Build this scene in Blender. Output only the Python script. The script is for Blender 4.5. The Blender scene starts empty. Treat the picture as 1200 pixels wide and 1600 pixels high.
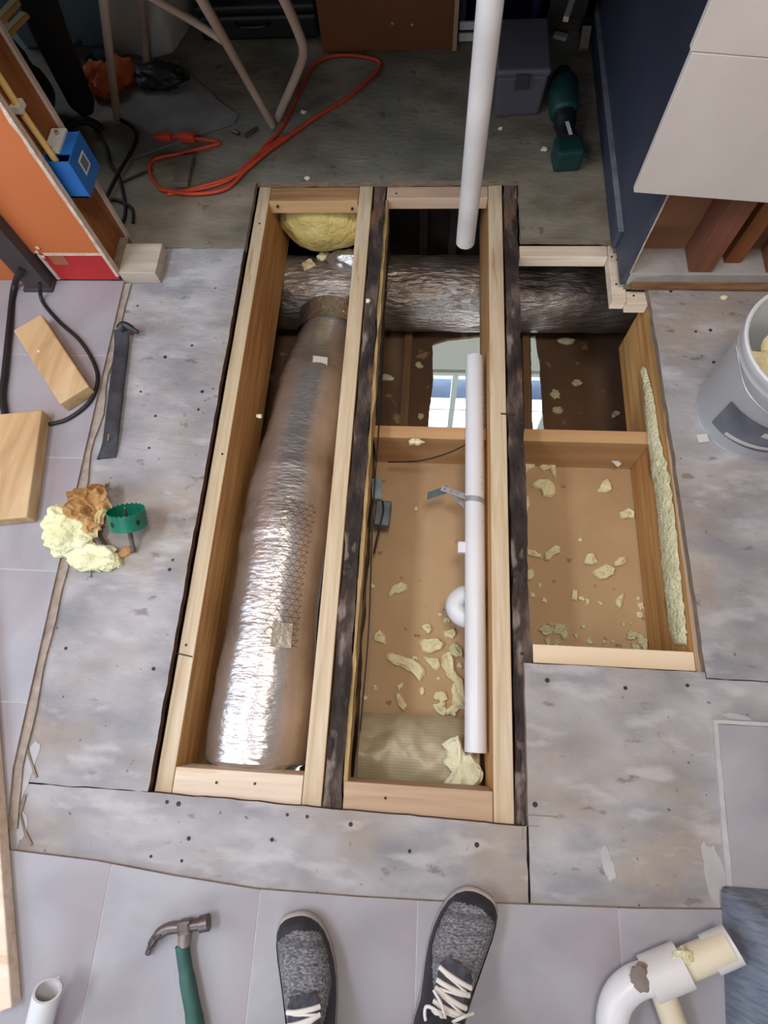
import bpy, bmesh, math, random
from mathutils import Vector, Matrix, noise
random.seed(7)
scene = bpy.context.scene
COL = scene.collection

# ------------------------------------------------------------------ camera
F_PX, YAW, PITCH, ROLL, CAM_H = 872.92, 0.2074, 0.34886, -0.16102, 1.3051
def _axes():
    c, s = math.cos, math.sin
    fwd = Vector((0, s(PITCH), -c(PITCH))); up = Vector((0, c(PITCH), s(PITCH))); rt = Vector((1, 0, 0))
    r2 = rt * c(ROLL) + up * s(ROLL); u2 = -rt * s(ROLL) + up * c(ROLL)
    Z = Matrix.Rotation(YAW, 3, 'Z')
    return Z @ r2, Z @ u2, Z @ fwd
RT, UP, FW = _axes()
CAM = Vector((0, 0, CAM_H))
cam_data = bpy.data.cameras.new('camera')
cam_data.sensor_fit = 'VERTICAL'; cam_data.sensor_height = 36.0
cam_data.lens = F_PX / 1600.0 * 36.0
cam_data.clip_start = 0.02
cam = bpy.data.objects.new('camera', cam_data); COL.objects.link(cam)
rot = Matrix((RT, UP, -FW)).transposed()
cam.matrix_world = Matrix.Translation(CAM) @ rot.to_4x4()
scene.camera = cam

# survey helpers: where the line of sight of a photo pixel meets a level / upright plane of the place
def _ray(px, py): return FW + RT * ((px - 600) / F_PX) - UP * ((py - 800) / F_PX)
def at(px, py, z=0.0):
    d = _ray(px, py); return CAM + d * ((z - CAM_H) / d.z)
def aty(px, py, y):
    d = _ray(px, py); return CAM + d * (y / d.y)
def atx(px, py, x):
    d = _ray(px, py); return CAM + d * (x / d.x)

# ------------------------------------------------------------------ world, lights, exposure
world = bpy.data.worlds.new('sky'); scene.world = world
world.use_nodes = True
wn = world.node_tree.nodes; wl = world.node_tree.links
bg = wn.get('Background') or wn.new('ShaderNodeBackground')
bg.inputs[0].default_value = (0.80, 0.90, 1.0, 1); bg.inputs[1].default_value = 0.6
scene.view_settings.view_transform = 'Standard'
scene.view_settings.look = 'None'
scene.view_settings.gamma = 1.0
scene.view_settings.use_curve_mapping = False
scene.view_settings.exposure = -0.08

def area(name, loc, target, sx, sy, power, color):
    d = bpy.data.lights.new(name, 'AREA'); d.shape = 'RECTANGLE'; d.size = sx; d.size_y = sy
    d.energy = power; d.color = color
    o = bpy.data.objects.new(name, d); COL.objects.link(o)
    o.location = loc
    o.rotation_euler = (Vector(target) - Vector(loc)).to_track_quat('-Z', 'Y').to_euler()
    return o
# daylight standing in the two window openings of the kitchen
area('daylight_left_window', (-2.55, -0.25, 1.55), (0.0, -0.05, 0.0), 1.5, 1.2, 26, (0.74, 0.87, 1.0))
area('daylight_back_window', (-0.55, -2.35, 1.65), (0.0, 0.0, 0.0), 1.9, 1.1, 24, (0.76, 0.87, 1.0))
# the two ceiling lamps of the kitchen: a long cool tube lamp on the left, a warm one nearer the middle
area('tube_lamp_light', (-1.45, -0.15, 2.42), (-1.45, -0.15, 0.0), 0.35, 1.3, 34, (0.80, 0.90, 1.0))
area('warm_lamp_light', (0.15, 0.25, 2.42), (0.15, 0.25, 0.0), 0.45, 0.45, 23, (1.0, 0.90, 0.78))
# lamp added under the floor outside the lower window, in place of daylight
area('window_below_fill', (0.1, 2.2, -0.85), (0.1, 2.2, -2.2), 1.2, 0.5, 90, (0.85, 0.93, 1.0))
# added fill light at the far left of the dark room, no window there
area('far_room_fill', (-2.5, 2.6, 1.5), (-1.0, 2.3, 0.0), 0.6, 0.9, 9, (0.72, 0.86, 1.0))
area('lower_room_fill', (0.1, -0.5, -1.3), (0.1, 1.8, -1.3), 1.0, 0.6, 26, (0.95, 0.97, 1.0))  # fill light added to brighten the wall round the lower window

# ------------------------------------------------------------------ materials
MATS = {}
def lin(c):
    f = lambda v: v / 12.92 if v <= 0.04045 else ((v + 0.055) / 1.055) ** 2.4
    return tuple(f(v / 255.0) for v in c) + (1.0,)
def mat(name, cols, scale=6.0, rough=0.7, metal=0.0, bump=0.0, bscale=60.0, stretch=(1, 1, 1), detail=6.0,
        distort=0.0, lo=0.3, hi=0.7, rough2=None, spec=None, bstretch=None):
    if name in MATS: return MATS[name]
    m = bpy.data.materials.new(name); m.use_nodes = True
    nt = m.node_tree; n = nt.nodes; l = nt.links
    b = n.get('Principled BSDF')
    b.inputs['Roughness'].default_value = rough; b.inputs['Metallic'].default_value = metal
    if spec is not None: b.inputs['Specular IOR Level'].default_value = spec
    tc = n.new('ShaderNodeTexCoord'); mp = n.new('ShaderNodeMapping'); mp.inputs['Scale'].default_value = stretch
    l.new(tc.outputs['Object'], mp.inputs['Vector'])
    if len(cols) == 1:
        b.inputs['Base Color'].default_value = lin(cols[0])
    else:
        nz = n.new('ShaderNodeTexNoise'); nz.inputs['Scale'].default_value = scale; nz.inputs['Detail'].default_value = detail
        nz.inputs['Distortion'].default_value = distort
        l.new(mp.outputs[0], nz.inputs['Vector'])
        r = n.new('ShaderNodeValToRGB'); e = r.color_ramp.elements
        k = len(cols)
        e[0].position = lo; e[0].color = lin(cols[0]); e[1].position = hi; e[1].color = lin(cols[-1])
        for i in range(1, k - 1):
            q = e.new(lo + (hi - lo) * i / (k - 1)); q.color = lin(cols[i])
        l.new(nz.outputs[0], r.inputs[0]); l.new(r.outputs[0], b.inputs['Base Color'])
        if rough2 is not None:
            mr = n.new('ShaderNodeMapRange'); mr.inputs[1].default_value = lo; mr.inputs[2].default_value = hi
            mr.inputs[3].default_value = rough; mr.inputs[4].default_value = rough2
            l.new(nz.outputs[0], mr.inputs[0]); l.new(mr.outputs[0], b.inputs['Roughness'])
    if bump:
        nb = n.new('ShaderNodeTexNoise'); nb.inputs['Scale'].default_value = bscale; nb.inputs['Detail'].default_value = 5
        if bstretch:
            mp2 = n.new('ShaderNodeMapping'); mp2.inputs['Scale'].default_value = bstretch
            l.new(tc.outputs['Object'], mp2.inputs['Vector']); l.new(mp2.outputs[0], nb.inputs['Vector'])
        else: l.new(mp.outputs[0], nb.inputs['Vector'])
        bm_ = n.new('ShaderNodeBump'); bm_.inputs['Strength'].default_value = bump; bm_.inputs['Distance'].default_value = 0.01
        l.new(nb.outputs[0], bm_.inputs['Height']); l.new(bm_.outputs[0], b.inputs['Normal'])
    MATS[name] = m
    return m

def speckle(m, col, scale=30, thr=0.64, width=0.04, stretch=(1, 1, 1), amount=0.85, detail=4.0):
    """mix blotches of another colour over a material"""
    nt = m.node_tree; n = nt.nodes; l = nt.links; b = n.get('Principled BSDF')
    inp = b.inputs['Base Color']
    mx = n.new('ShaderNodeMix'); mx.data_type = 'RGBA'
    if inp.links: l.new(inp.links[0].from_socket, mx.inputs[6])
    else: mx.inputs[6].default_value = inp.default_value
    mx.inputs[7].default_value = lin(col)
    tc = n.new('ShaderNodeTexCoord'); mp = n.new('ShaderNodeMapping'); mp.inputs['Scale'].default_value = stretch
    mp.inputs['Location'].default_value = (scale * 1.3, scale * .7, thr * 9)
    nz = n.new('ShaderNodeTexNoise'); nz.inputs['Scale'].default_value = scale; nz.inputs['Detail'].default_value = detail
    l.new(tc.outputs['Object'], mp.inputs['Vector']); l.new(mp.outputs[0], nz.inputs['Vector'])
    mr = n.new('ShaderNodeMapRange'); mr.inputs[1].default_value = thr - width; mr.inputs[2].default_value = thr + width
    mr.inputs[3].default_value = 0; mr.inputs[4].default_value = amount
    l.new(nz.outputs[0], mr.inputs[0]); l.new(mr.outputs[0], mx.inputs[0]); l.new(mx.outputs[2], inp)
    return m

PLY = mat('weathered_plywood', [(140, 137, 141), (160, 157, 161), (178, 175, 179)], 8, .75, bump=.35, bscale=45, stretch=(.75, 1.3, 1), detail=10)
speckle(PLY, (156, 138, 116), 3.2, .56, .08, amount=.5)
speckle(PLY, (118, 120, 130), 9, .60, .07, (.6, 1.2, 1), amount=.5, detail=9)
speckle(PLY, (70, 62, 58), 55, .71, .02, amount=.8)
speckle(PLY, (200, 196, 200), 14, .63, .06, (.5, 1.4, 1), amount=.45, detail=9)
speckle(PLY, (92, 80, 72), 22, .68, .03, (.7, 1.3, 1), amount=.55, detail=9)
PLYFAR = mat('brown_plywood', [(104, 94, 80), (132, 122, 106), (152, 142, 126)], 7, .8, bump=.35, bscale=45, stretch=(.75, 1.3, 1), detail=10)  # browner and darker than the near panels
speckle(PLYFAR, (112, 118, 112), 6, .56, .08, amount=.6, detail=9)
speckle(PLYFAR, (70, 60, 52), 20, .66, .04, amount=.6, detail=9)
PLYEDGE = mat('plywood_edge', [(62, 38, 28), (96, 62, 44)], 30, .85, bump=.3, stretch=(1, 1, 8))
PLYEDGE2 = mat('plywood_edge_pale', [(112, 96, 84), (150, 134, 118)], 30, .85, bump=.3, stretch=(1, 1, 8))
TILE = mat('floor_tile_glaze', [(142, 138, 146), (160, 157, 164), (172, 170, 177)], 2.6, .42, bump=.04, bscale=20, detail=8, distort=1.2)
speckle(TILE, (158, 138, 144), 4, .62, .06, (1, .6, 1), amount=.45)
TILEEDGE = mat('tile_edge', [(140, 126, 116), (172, 158, 148)], 40, .8, bump=.3)
GROUT = mat('grout', [(176, 173, 176), (192, 190, 192)], 40, .9)
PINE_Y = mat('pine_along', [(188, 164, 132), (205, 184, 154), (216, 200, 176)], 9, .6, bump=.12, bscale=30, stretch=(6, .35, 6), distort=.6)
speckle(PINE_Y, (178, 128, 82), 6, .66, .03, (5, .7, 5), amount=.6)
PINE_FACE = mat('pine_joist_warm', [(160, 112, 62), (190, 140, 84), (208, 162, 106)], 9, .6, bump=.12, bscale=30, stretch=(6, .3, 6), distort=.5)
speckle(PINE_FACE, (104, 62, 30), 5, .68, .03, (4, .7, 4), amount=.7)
PINE_X = mat('pine_across', [(214, 192, 168), (228, 208, 188), (236, 222, 206)], 9, .6, bump=.1, bscale=30, stretch=(.35, 6, 6), distort=.5)
speckle(PINE_X, (198, 162, 124), 6, .64, .05, (.6, 5, 5), amount=.45)
PINE_BROWN = mat('pine_browned', [(140, 100, 66), (172, 130, 90), (190, 150, 108)], 9, .65, bump=.12, bscale=30, stretch=(.35, 6, 6), distort=.5)
OLD = mat('old_joist_wood', [(32, 24, 22), (64, 50, 46), (104, 88, 82)], 13, .85, bump=.9, bscale=50, stretch=(1.6, .6, 1.6), detail=10, lo=.36, hi=.66)
speckle(OLD, (150, 136, 128), 16, .62, .04, (1.4, .6, 1.4), amount=.65, detail=9)
speckle(OLD, (118, 84, 54), 11, .64, .03, (1.6, .5, 1.6), amount=.6, detail=8)
speckle(OLD, (18, 13, 13), 9, .60, .05, (1.6, .5, 1.6), amount=.75, detail=8)
LATH = mat('pale_lath', [(150, 122, 76), (196, 168, 116)], 14, .8, bump=.4, stretch=(4, .6, 4))
KRAFT = mat('drywall_back_paper', [(182, 150, 112), (194, 162, 124), (202, 172, 134)], 2.2, .8, bump=.05, bscale=90, detail=5)
speckle(KRAFT, (112, 78, 52), 26, .70, .02, amount=.6)
speckle(KRAFT, (160, 126, 92), 1.7, .6, .05, amount=.5)
KRAFTSHADE = mat('shaded_ceiling_paper', [(84, 62, 46), (112, 84, 62)], 3, .85, bump=.3, bscale=60)  # the brown board paper again, shade put into a darker colour
speckle(KRAFTSHADE, (168, 140, 104), 14, .66, .03, amount=.7)
BOARD = mat('ceiling_board_wood', [(186, 142, 98), (204, 162, 116)], 6, .7, stretch=(.3, 4, 4), bump=.1)
FOAM = mat('dried_spray_foam', [(232, 220, 172), (244, 236, 200)], 20, .85, bump=.5, bscale=120)
FOAMW = mat('pale_spray_foam', [(230, 226, 188), (242, 240, 214)], 25, .85, bump=.5, bscale=90)
FOAMG = mat('greenish_spray_foam', [(208, 202, 160), (230, 226, 190)], 25, .9, bump=1.0, bscale=110)
FOIL = mat('duct_foil', [(160, 152, 146), (206, 204, 205), (228, 228, 232)], 4.5, .30, metal=.80, bump=.36, bscale=48, stretch=(1, 1, 1), detail=7, rough2=.22, bstretch=(.8, 2.2, .8))
FOILX = mat('main_duct_foil', [(96, 82, 72), (146, 134, 126), (194, 190, 188)], 6, .30, metal=.65, bump=.9, bscale=40, detail=7, bstretch=(.5, 1.8, 1.8))
FIBER = mat('yellow_fibreglass', [(206, 186, 104), (228, 212, 146)], 14, .95, bump=1.0, bscale=50)
FIBERP = mat('pale_fibreglass', [(224, 222, 172), (240, 240, 206)], 16, .98, bump=.4, bscale=160)
PAPER = mat('crumpled_kraft_paper', [(166, 122, 72), (204, 162, 108)], 12, .8, bump=.4, bscale=30)
PVC = mat('white_pvc', [(216, 216, 222), (230, 230, 234)], 4, .35)
PVCDIRTY = mat('dusty_pvc', [(196, 192, 192), (226, 224, 226)], 7, .5)
INK = mat('pink_pipe_print', [(206, 150, 144)], rough=.6)
GALV = mat('galvanised_steel', [(150, 156, 160), (192, 196, 200)], 20, .4, metal=.45)
STEEL = mat('dark_forged_steel', [(46, 48, 54), (72, 76, 84)], 18, .5, metal=.35, bump=.15)
STEELW = mat('worn_steel', [(84, 74, 72), (134, 124, 122)], 22, .4, metal=.7, bump=.1)
NAIL = mat('nail_head', [(52, 44, 40)], rough=.6, metal=.3)
GREEN = mat('green_enamel', [(14, 98, 78), (22, 120, 96)], 14, .42)
GREENIN = mat('green_enamel_dark', [(10, 58, 50), (14, 72, 62)], 14, .6)
HANDLE = mat('green_rubber_grip', [(42, 80, 74), (64, 104, 96)], 20, .7)
BLACK = mat('black_plastic', [(16, 16, 18), (26, 26, 30)], 10, .55)
CABLE = mat('black_cable', [(30, 26, 30)], rough=.5)
ORANGEWALL = mat('orange_wall_paint', [(194, 106, 56), (206, 118, 68)], 2.0, .6, bump=.03)
RED = mat('red_under_paint', [(170, 30, 34), (196, 46, 48)], 8, .6)
GYPSUM = mat('gypsum_edge', [(196, 172, 154), (222, 204, 188)], 30, .9, bump=.5)
STUDBROWN = mat('brown_stud', [(122, 70, 32), (150, 92, 48)], 8, .75, stretch=(4, 4, .5), bump=.1)
STUDRED = mat('red_brown_stud', [(108, 64, 46), (132, 82, 60)], 8, .8, stretch=(4, 4, .5), bump=.15)
PAPERBROWN = mat('drywall_back_brown', [(134, 92, 62), (148, 104, 72)], 3, .8)
BLUEWALL = mat('slate_blue_paint', [(58, 64, 82), (70, 76, 94)], 3, .55)
WHITETILE = mat('pale_wall_panel', [(206, 196, 192), (222, 214, 208)], 3.5, .5, detail=8)
PLATE = mat('painted_bottom_plate', [(150, 144, 142), (184, 180, 178)], 7, .8, bump=.2)
DARKTRIM = mat('dark_door_trim', [(58, 50, 52), (76, 68, 70)], 6, .6)
WHITEPAINT = mat('white_paint', [(214, 212, 206)], rough=.6)
GREENWHITE = mat('pale_green_board', [(176, 178, 156), (196, 196, 176)], 4, .6)
WALLPAINT = mat('room_wall_paint', [(196, 180, 164), (204, 188, 172)], 2, .8)
CEIL = mat('ceiling_paint', [(226, 220, 212)], rough=.9)
DARKWALL = mat('dark_room_wall', [(70, 64, 62), (82, 76, 74)], 3, .9)
BLUEBOX = mat('blue_box_plastic', [(22, 92, 168), (34, 108, 186)], 10, .4)
YELLOWWIRE = mat('yellow_cable_jacket', [(206, 166, 92), (222, 186, 116)], 12, .6)
ORANGECORD = mat('orange_cord', [(196, 62, 34), (214, 80, 48)], 10, .5)
TUBE = mat('beige_tube_paint', [(168, 148, 134), (184, 166, 152)], 8, .45)
CABINET = mat('brown_cabinet', [(110, 62, 30), (126, 74, 38)], 3, .55)
TOOLGREY = mat('grey_toolbox_plastic', [(84, 82, 92), (100, 98, 108)], 5, .6)
TOOLGREEN = mat('dark_green_tool_plastic', [(16, 52, 50), (26, 68, 64)], 8, .5)
MATGREY = mat('grey_mat', [(112, 106, 102), (134, 128, 122)], 9, .95, bump=.2)
PLASTICW = mat('milky_plastic_sheet', [(168, 166, 158), (196, 194, 186)], 5, .6)
PALEBLUE = mat('pale_blue_plastic', [(120, 152, 172), (138, 170, 188)], 3, .5)
NAVY = mat('navy_plastic', [(28, 34, 70)], rough=.5)
ORANGEBAG = mat('orange_fabric', [(196, 90, 44), (210, 112, 60)], 8, .8)
DENIM = mat('blue_grey_cloth', [(92, 100, 116), (112, 120, 136), (126, 130, 142)], 26, .9, stretch=(1, 5, 1), bump=.4)
KNIT = mat('grey_knit_upper', [(82, 82, 90), (120, 120, 128), (160, 158, 162)], 260, .95, bump=.6, bscale=300, stretch=(.5, 1.3, 1), detail=2, lo=.32, hi=.68)
speckle(KNIT, (64, 64, 74), 24, .56, .06, (.15, 2.2, .5), amount=.5)
SHOEDARK = mat('charcoal_shoe_overlay', [(34, 33, 42), (48, 46, 56)], 30, .6)
SHOESOLE = mat('pale_shoe_sole', [(150, 142, 140), (172, 164, 162)], 10, .7)
LACE = mat('off_white_lace', [(226, 222, 218)], rough=.85)
TROUSER = mat('dark_trousers', [(40, 42, 54), (54, 56, 68)], 20, .9)
SKIN = mat('sock_dark', [(30, 30, 36)], rough=.9)
SCREW = mat('bright_screw', [(180, 180, 178)], rough=.3, metal=.9)
SNOW = mat('pale_ground_outside', [(206, 214, 226), (236, 238, 238)], 5, .9)
SLATE = mat('blue_grey_bank', [(146, 158, 182), (168, 178, 200)], 5, .9)
FLECK = mat('reflection_yellow', [(196, 186, 132), (226, 216, 170)], 12, .9)
WINDOWW = mat('white_window_paint', [(214, 220, 214)], rough=.5)
WRAP = mat('cloudy_wrap', [(160, 142, 110), (186, 174, 146), (200, 194, 178)], 3, .38, bump=.3, bscale=20, stretch=(1, 1, 1))
STICKER = mat('pale_sticker', [(206, 206, 200)], rough=.6)
STICKERG = mat('grey_print', [(96, 104, 116)], rough=.6)
STICKERS = mat('grey_label_print', [(92, 96, 110), (126, 130, 142)], 12, .35, metal=.2)

def glass_mat():
    m = bpy.data.materials.new('window_glass'); m.use_nodes = True
    n = m.node_tree.nodes; l = m.node_tree.links; n.remove(n.get('Principled BSDF'))
    t = n.new('ShaderNodeBsdfTransparent'); t.inputs[0].default_value = (.93, .96, 1, 1)
    g = n.new('ShaderNodeBsdfGlossy'); g.inputs['Roughness'].default_value = .02
    mx = n.new('ShaderNodeMixShader'); mx.inputs[0].default_value = .06
    l.new(t.outputs[0], mx.inputs[1]); l.new(g.outputs[0], mx.inputs[2]); l.new(mx.outputs[0], n.get('Material Output').inputs[0])
    return m
GLASS = glass_mat()
def milky_mat():
    m = bpy.data.materials.new('milky_bucket_plastic'); m.use_nodes = True
    n = m.node_tree.nodes; l = m.node_tree.links; b = n.get('Principled BSDF')
    b.inputs['Base Color'].default_value = lin((226, 228, 233)); b.inputs['Roughness'].default_value = .35
    t = n.new('ShaderNodeBsdfTransparent'); t.inputs[0].default_value = (.9, .93, .97, 1)
    mx = n.new('ShaderNodeMixShader'); mx.inputs[0].default_value = .80
    l.new(t.outputs[0], mx.inputs[1]); l.new(b.outputs[0], mx.inputs[2]); l.new(mx.outputs[0], n.get('Material Output').inputs[0])
    return m
MILKY = milky_mat()

def add_scrim(m):
    """reinforcing scrim of the foil: fine triangle net that shows through in one band (UV: around, along in m)"""
    nt = m.node_tree; n = nt.nodes; l = nt.links; b = n.get('Principled BSDF')
    uv = n.new('ShaderNodeUVMap'); sp = n.new('ShaderNodeSeparateXYZ'); l.new(uv.outputs[0], sp.inputs[0])
    def M(op, a, bb=None):
        q = n.new('ShaderNodeMath'); q.operation = op
        for i, v in enumerate((a, bb)):
            if v is None: continue
            if isinstance(v, (int, float)): q.inputs[i].default_value = v
            else: l.new(v, q.inputs[i])
        return q.outputs[0]
    U, V = sp.outputs[0], sp.outputs[1]
    k = 72.0
    fv = M('FRACT', M('MULTIPLY', V, k)); a1 = M('LESS_THAN', fv, .13)
    uu = M('MULTIPLY', U, 30.0); vv = M('MULTIPLY', V, k * .5)
    a2 = M('LESS_THAN', M('FRACT', M('ADD', uu, vv)), .09)
    a3 = M('LESS_THAN', M('FRACT', M('SUBTRACT', uu, vv)), .09)
    line = M('MAXIMUM', a1, M('MAXIMUM', a2, a3))
    reg = M('MULTIPLY', M('MULTIPLY', M('GREATER_THAN', U, .115), M('LESS_THAN', U, .235)), M('MULTIPLY', M('GREATER_THAN', V, .66), M('LESS_THAN', V, 1.03)))
    fac = M('MULTIPLY', M('MULTIPLY', line, reg), .7)
    inp = b.inputs['Base Color']; mx = n.new('ShaderNodeMix'); mx.data_type = 'RGBA'
    l.new(inp.links[0].from_socket, mx.inputs[6]); mx.inputs[7].default_value = lin((84, 74, 62))
    l.new(fac, mx.inputs[0]); l.new(mx.outputs[2], inp)
add_scrim(FOIL)
def add_stripes(m, col, period, frac, axis=1, amount=.5):
    nt = m.node_tree; n = nt.nodes; l = nt.links; b = n.get('Principled BSDF')
    tc = n.new('ShaderNodeTexCoord'); sp = n.new('ShaderNodeSeparateXYZ'); l.new(tc.outputs['Object'], sp.inputs[0])
    q = n.new('ShaderNodeMath'); q.operation = 'MULTIPLY'; q.inputs[1].default_value = 1.0 / period; l.new(sp.outputs[axis], q.inputs[0])
    f = n.new('ShaderNodeMath'); f.operation = 'FRACT'; l.new(q.outputs[0], f.inputs[0])
    t = n.new('ShaderNodeMath'); t.operation = 'LESS_THAN'; t.inputs[1].default_value = frac; l.new(f.outputs[0], t.inputs[0])
    s = n.new('ShaderNodeMath'); s.operation = 'MULTIPLY'; s.inputs[1].default_value = amount; l.new(t.outputs[0], s.inputs[0])
    inp = b.inputs['Base Color']; mx = n.new('ShaderNodeMix'); mx.data_type = 'RGBA'
    l.new(inp.links[0].from_socket, mx.inputs[6]); mx.inputs[7].default_value = lin(col)
    l.new(s.outputs[0], mx.inputs[0]); l.new(mx.outputs[2], inp)
add_stripes(WRAP, (130, 124, 112), .007, .25, 1, .28)

# ------------------------------------------------------------------ geometry helpers (world coordinates)
def V3(p): return Vector(p)
def join(*gs):
    v, f = [], []
    for g in gs:
        o = len(v); v += list(g[0]); f += [tuple(i + o for i in q) for q in g[1]]
    return v, f
def box(c, s, rz=0.0):
    cx, cy, cz = c; hx, hy, hz = s[0] / 2, s[1] / 2, s[2] / 2
    ca, sa = math.cos(rz), math.sin(rz)
    v = []
    for z in (-hz, hz):
        for x, y in ((-hx, -hy), (hx, -hy), (hx, hy), (-hx, hy)):
            v.append((cx + x * ca - y * sa, cy + x * sa + y * ca, cz + z))
    return v, [(3, 2, 1, 0), (4, 5, 6, 7), (0, 1, 5, 4), (1, 2, 6, 5), (2, 3, 7, 6), (3, 0, 4, 7)]
def bb(x0, x1, y0, y1, z0, z1): return box(((x0 + x1) / 2, (y0 + y1) / 2, (z0 + z1) / 2), (x1 - x0, y1 - y0, z1 - z0))
def bar(p0, p1, w, h, up=(0, 0, 1)):
    p0, p1 = V3(p0), V3(p1); d = (p1 - p0).normalized(); u = V3(up); s = d.cross(u).normalized(); u = s.cross(d).normalized()
    v = []
    for p in (p0, p1):
        for a, b in ((-1, -1), (1, -1), (1, 1), (-1, 1)): v.append(tuple(p + s * (a * w / 2) + u * (b * h / 2)))
    return v, [(0, 1, 2, 3), (7, 6, 5, 4), (0, 4, 5, 1), (1, 5, 6, 2), (2, 6, 7, 3), (3, 7, 4, 0)]
def tube(pts, r, seg=12, caps=True):
    pts = [V3(p) for p in pts]; n = len(pts)
    rs = r if isinstance(r, (list, tuple)) else [r] * n
    v, f = [], []
    t0 = (pts[1] - pts[0]).normalized()
    a = V3((0, 0, 1)) if abs(t0.z) < .9 else V3((1, 0, 0))
    s = t0.cross(a).normalized(); u = s.cross(t0).normalized()
    for i, p in enumerate(pts):
        t = (pts[min(i + 1, n - 1)] - pts[max(i - 1, 0)]).normalized()
        s = (s - t * s.dot(t)).normalized(); u = s.cross(t).normalized()
        for j in range(seg):
            an = 2 * math.pi * j / seg
            v.append(tuple(p + (s * math.cos(an) + u * math.sin(an)) * rs[i]))
    for i in range(n - 1):
        for j in range(seg):
            k = (j + 1) % seg
            f.append((i * seg + j, i * seg + k, (i + 1) * seg + k, (i + 1) * seg + j))
    if caps:
        f.append(tuple(range(seg - 1, -1, -1))); f.append(tuple((n - 1) * seg + j for j in range(seg)))
    return v, f
def hollow(p0, p1, r, wall, seg=24):
    """open pipe with a bore"""
    p0, p1 = V3(p0), V3(p1)
    vo, fo = tube([p0, p1], r, seg, False); vi, fi = tube([p0, p1], r - wall, seg, False)
    v = vo + vi; o = len(vo); f = fo + [tuple(reversed([i + o for i in q])) for q in fi]
    for e in (0, 1):
        for j in range(seg):
            k = (j + 1) % seg; q = (e * seg + j, e * seg + k, o + e * seg + k, o + e * seg + j)
            f.append(q if e else tuple(reversed(q)))
    return v, f
def smooth_path(pts, n=8):
    pts = [V3(p) for p in pts]; out = []
    P = [pts[0] * 2 - pts[1]] + pts + [pts[-1] * 2 - pts[-2]]
    for i in range(1, len(P) - 2):
        a, b, c, d = P[i - 1:i + 3]
        for k in range(n):
            t = k / n
            out.append(.5 * ((2 * b) + (c - a) * t + (2 * a - 5 * b + 4 * c - d) * t * t + (3 * b - a - 3 * c + d) * t ** 3))
    out.append(pts[-1]); return out
def lathe(profile, c, seg=32):
    v, f = [], []
    for r, z in profile:
        for j in range(seg):
            a = 2 * math.pi * j / seg; v.append((c[0] + r * math.cos(a), c[1] + r * math.sin(a), c[2] + z))
    for i in range(len(profile) - 1):
        for j in range(seg):
            k = (j + 1) % seg; f.append((i * seg + j, i * seg + k, (i + 1) * seg + k, (i + 1) * seg + j))
    return v, f
def rough_edge(poly, amp, step=.02):
    out = []
    for i, p in enumerate(poly):
        q = poly[(i + 1) % len(poly)]
        L = math.hypot(q[0] - p[0], q[1] - p[1]); n = max(1, int(L / step))
        nx, ny = -(q[1] - p[1]) / max(L, 1e-6), (q[0] - p[0]) / max(L, 1e-6)
        for k in range(n):
            t = k / n; a = 0 if k == 0 else amp * (noise.noise(V3((p[0] * 31 + t * L * 25, p[1] * 17, 3.3))) + .6 * noise.noise(V3((p[0] * 7 + t * L * 80, p[1] * 11, 8.1))))
            out.append((p[0] + (q[0] - p[0]) * t + nx * a, p[1] + (q[1] - p[1]) * t + ny * a))
    return out
def prism(poly, z0, z1):
    n = len(poly)
    v = [(x, y, z0) for x, y in poly] + [(x, y, z1) for x, y in poly]
    f = [tuple(range(n - 1, -1, -1)), tuple(range(n, 2 * n))]
    f += [(i, (i + 1) % n, n + (i + 1) % n, n + i) for i in range(n)]
    return v, f
def chunk(out, z, h, rnd, lump=.20):
    """torn lump with a ragged outline lying on level z"""
    n = len(out); cx = sum(p[0] for p in out) / n; cy = sum(p[1] for p in out) / n
    v, f = [], []
    for s, zz in ((.94, 0), (1.0, .45), (.85, .9), (.45, 1.0)):
        for x, y in out:
            k = s * (1 + rnd.uniform(-.02, .02))
            X, Y = cx + (x - cx) * k, cy + (y - cy) * k
            v.append((X, Y, z + (0 if zz == 0 else h * max(.12, zz * .75 + lump * 1.6 * noise.noise(V3((X * 70, Y * 70, zz * .5)))))))
    v.append((cx, cy, z + h * rnd.uniform(.7, 1.1)))
    for r in range(3):
        for i in range(n):
            j = (i + 1) % n; f.append((r * n + i, r * n + j, (r + 1) * n + j, (r + 1) * n + i))
    for i in range(n): f.append((3 * n + i, 3 * n + (i + 1) % n, 4 * n))
    f.append(tuple(range(n - 1, -1, -1)))
    return v, f
def ragged(c, rx, ry, ang, rnd, n=16, jag=.3):
    ca, sa = math.cos(ang), math.sin(ang); out = []
    o = rnd.uniform(0, 50)
    for i in range(n):
        a = 2 * math.pi * i / n
        k = 1 + jag * 1.6 * noise.noise(V3((math.cos(a) * 1.6 + o, math.sin(a) * 1.6, o))) + rnd.uniform(-jag, jag) * .35
        x, y = rx * k * math.cos(a), ry * k * math.sin(a)
        out.append((c[0] + x * ca - y * sa, c[1] + x * sa + y * ca))
    return out
def blob(c, r, amp=.25, freq=2.0, sub=4, seed=0.0, floor=None, fine=.0):
    bm = bmesh.new(); bmesh.ops.create_icosphere(bm, subdivisions=sub, radius=1)
    v = []
    for q in bm.verts:
        p = q.co.copy(); k = 1 + amp * noise.fractal(p * freq + V3((seed, seed * .7, 0)), 1.0, 2.0, 4) + fine * noise.noise(p * freq * 9 + V3((seed,) * 3))
        w = V3((c[0] + p.x * r[0] * k, c[1] + p.y * r[1] * k, c[2] + p.z * r[2] * k))
        if floor is not None and w.z < floor: w.z = floor
        v.append(tuple(w))
    f = [tuple(x.index for x in q.verts) for q in bm.faces]; bm.free()
    return v, f
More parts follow.
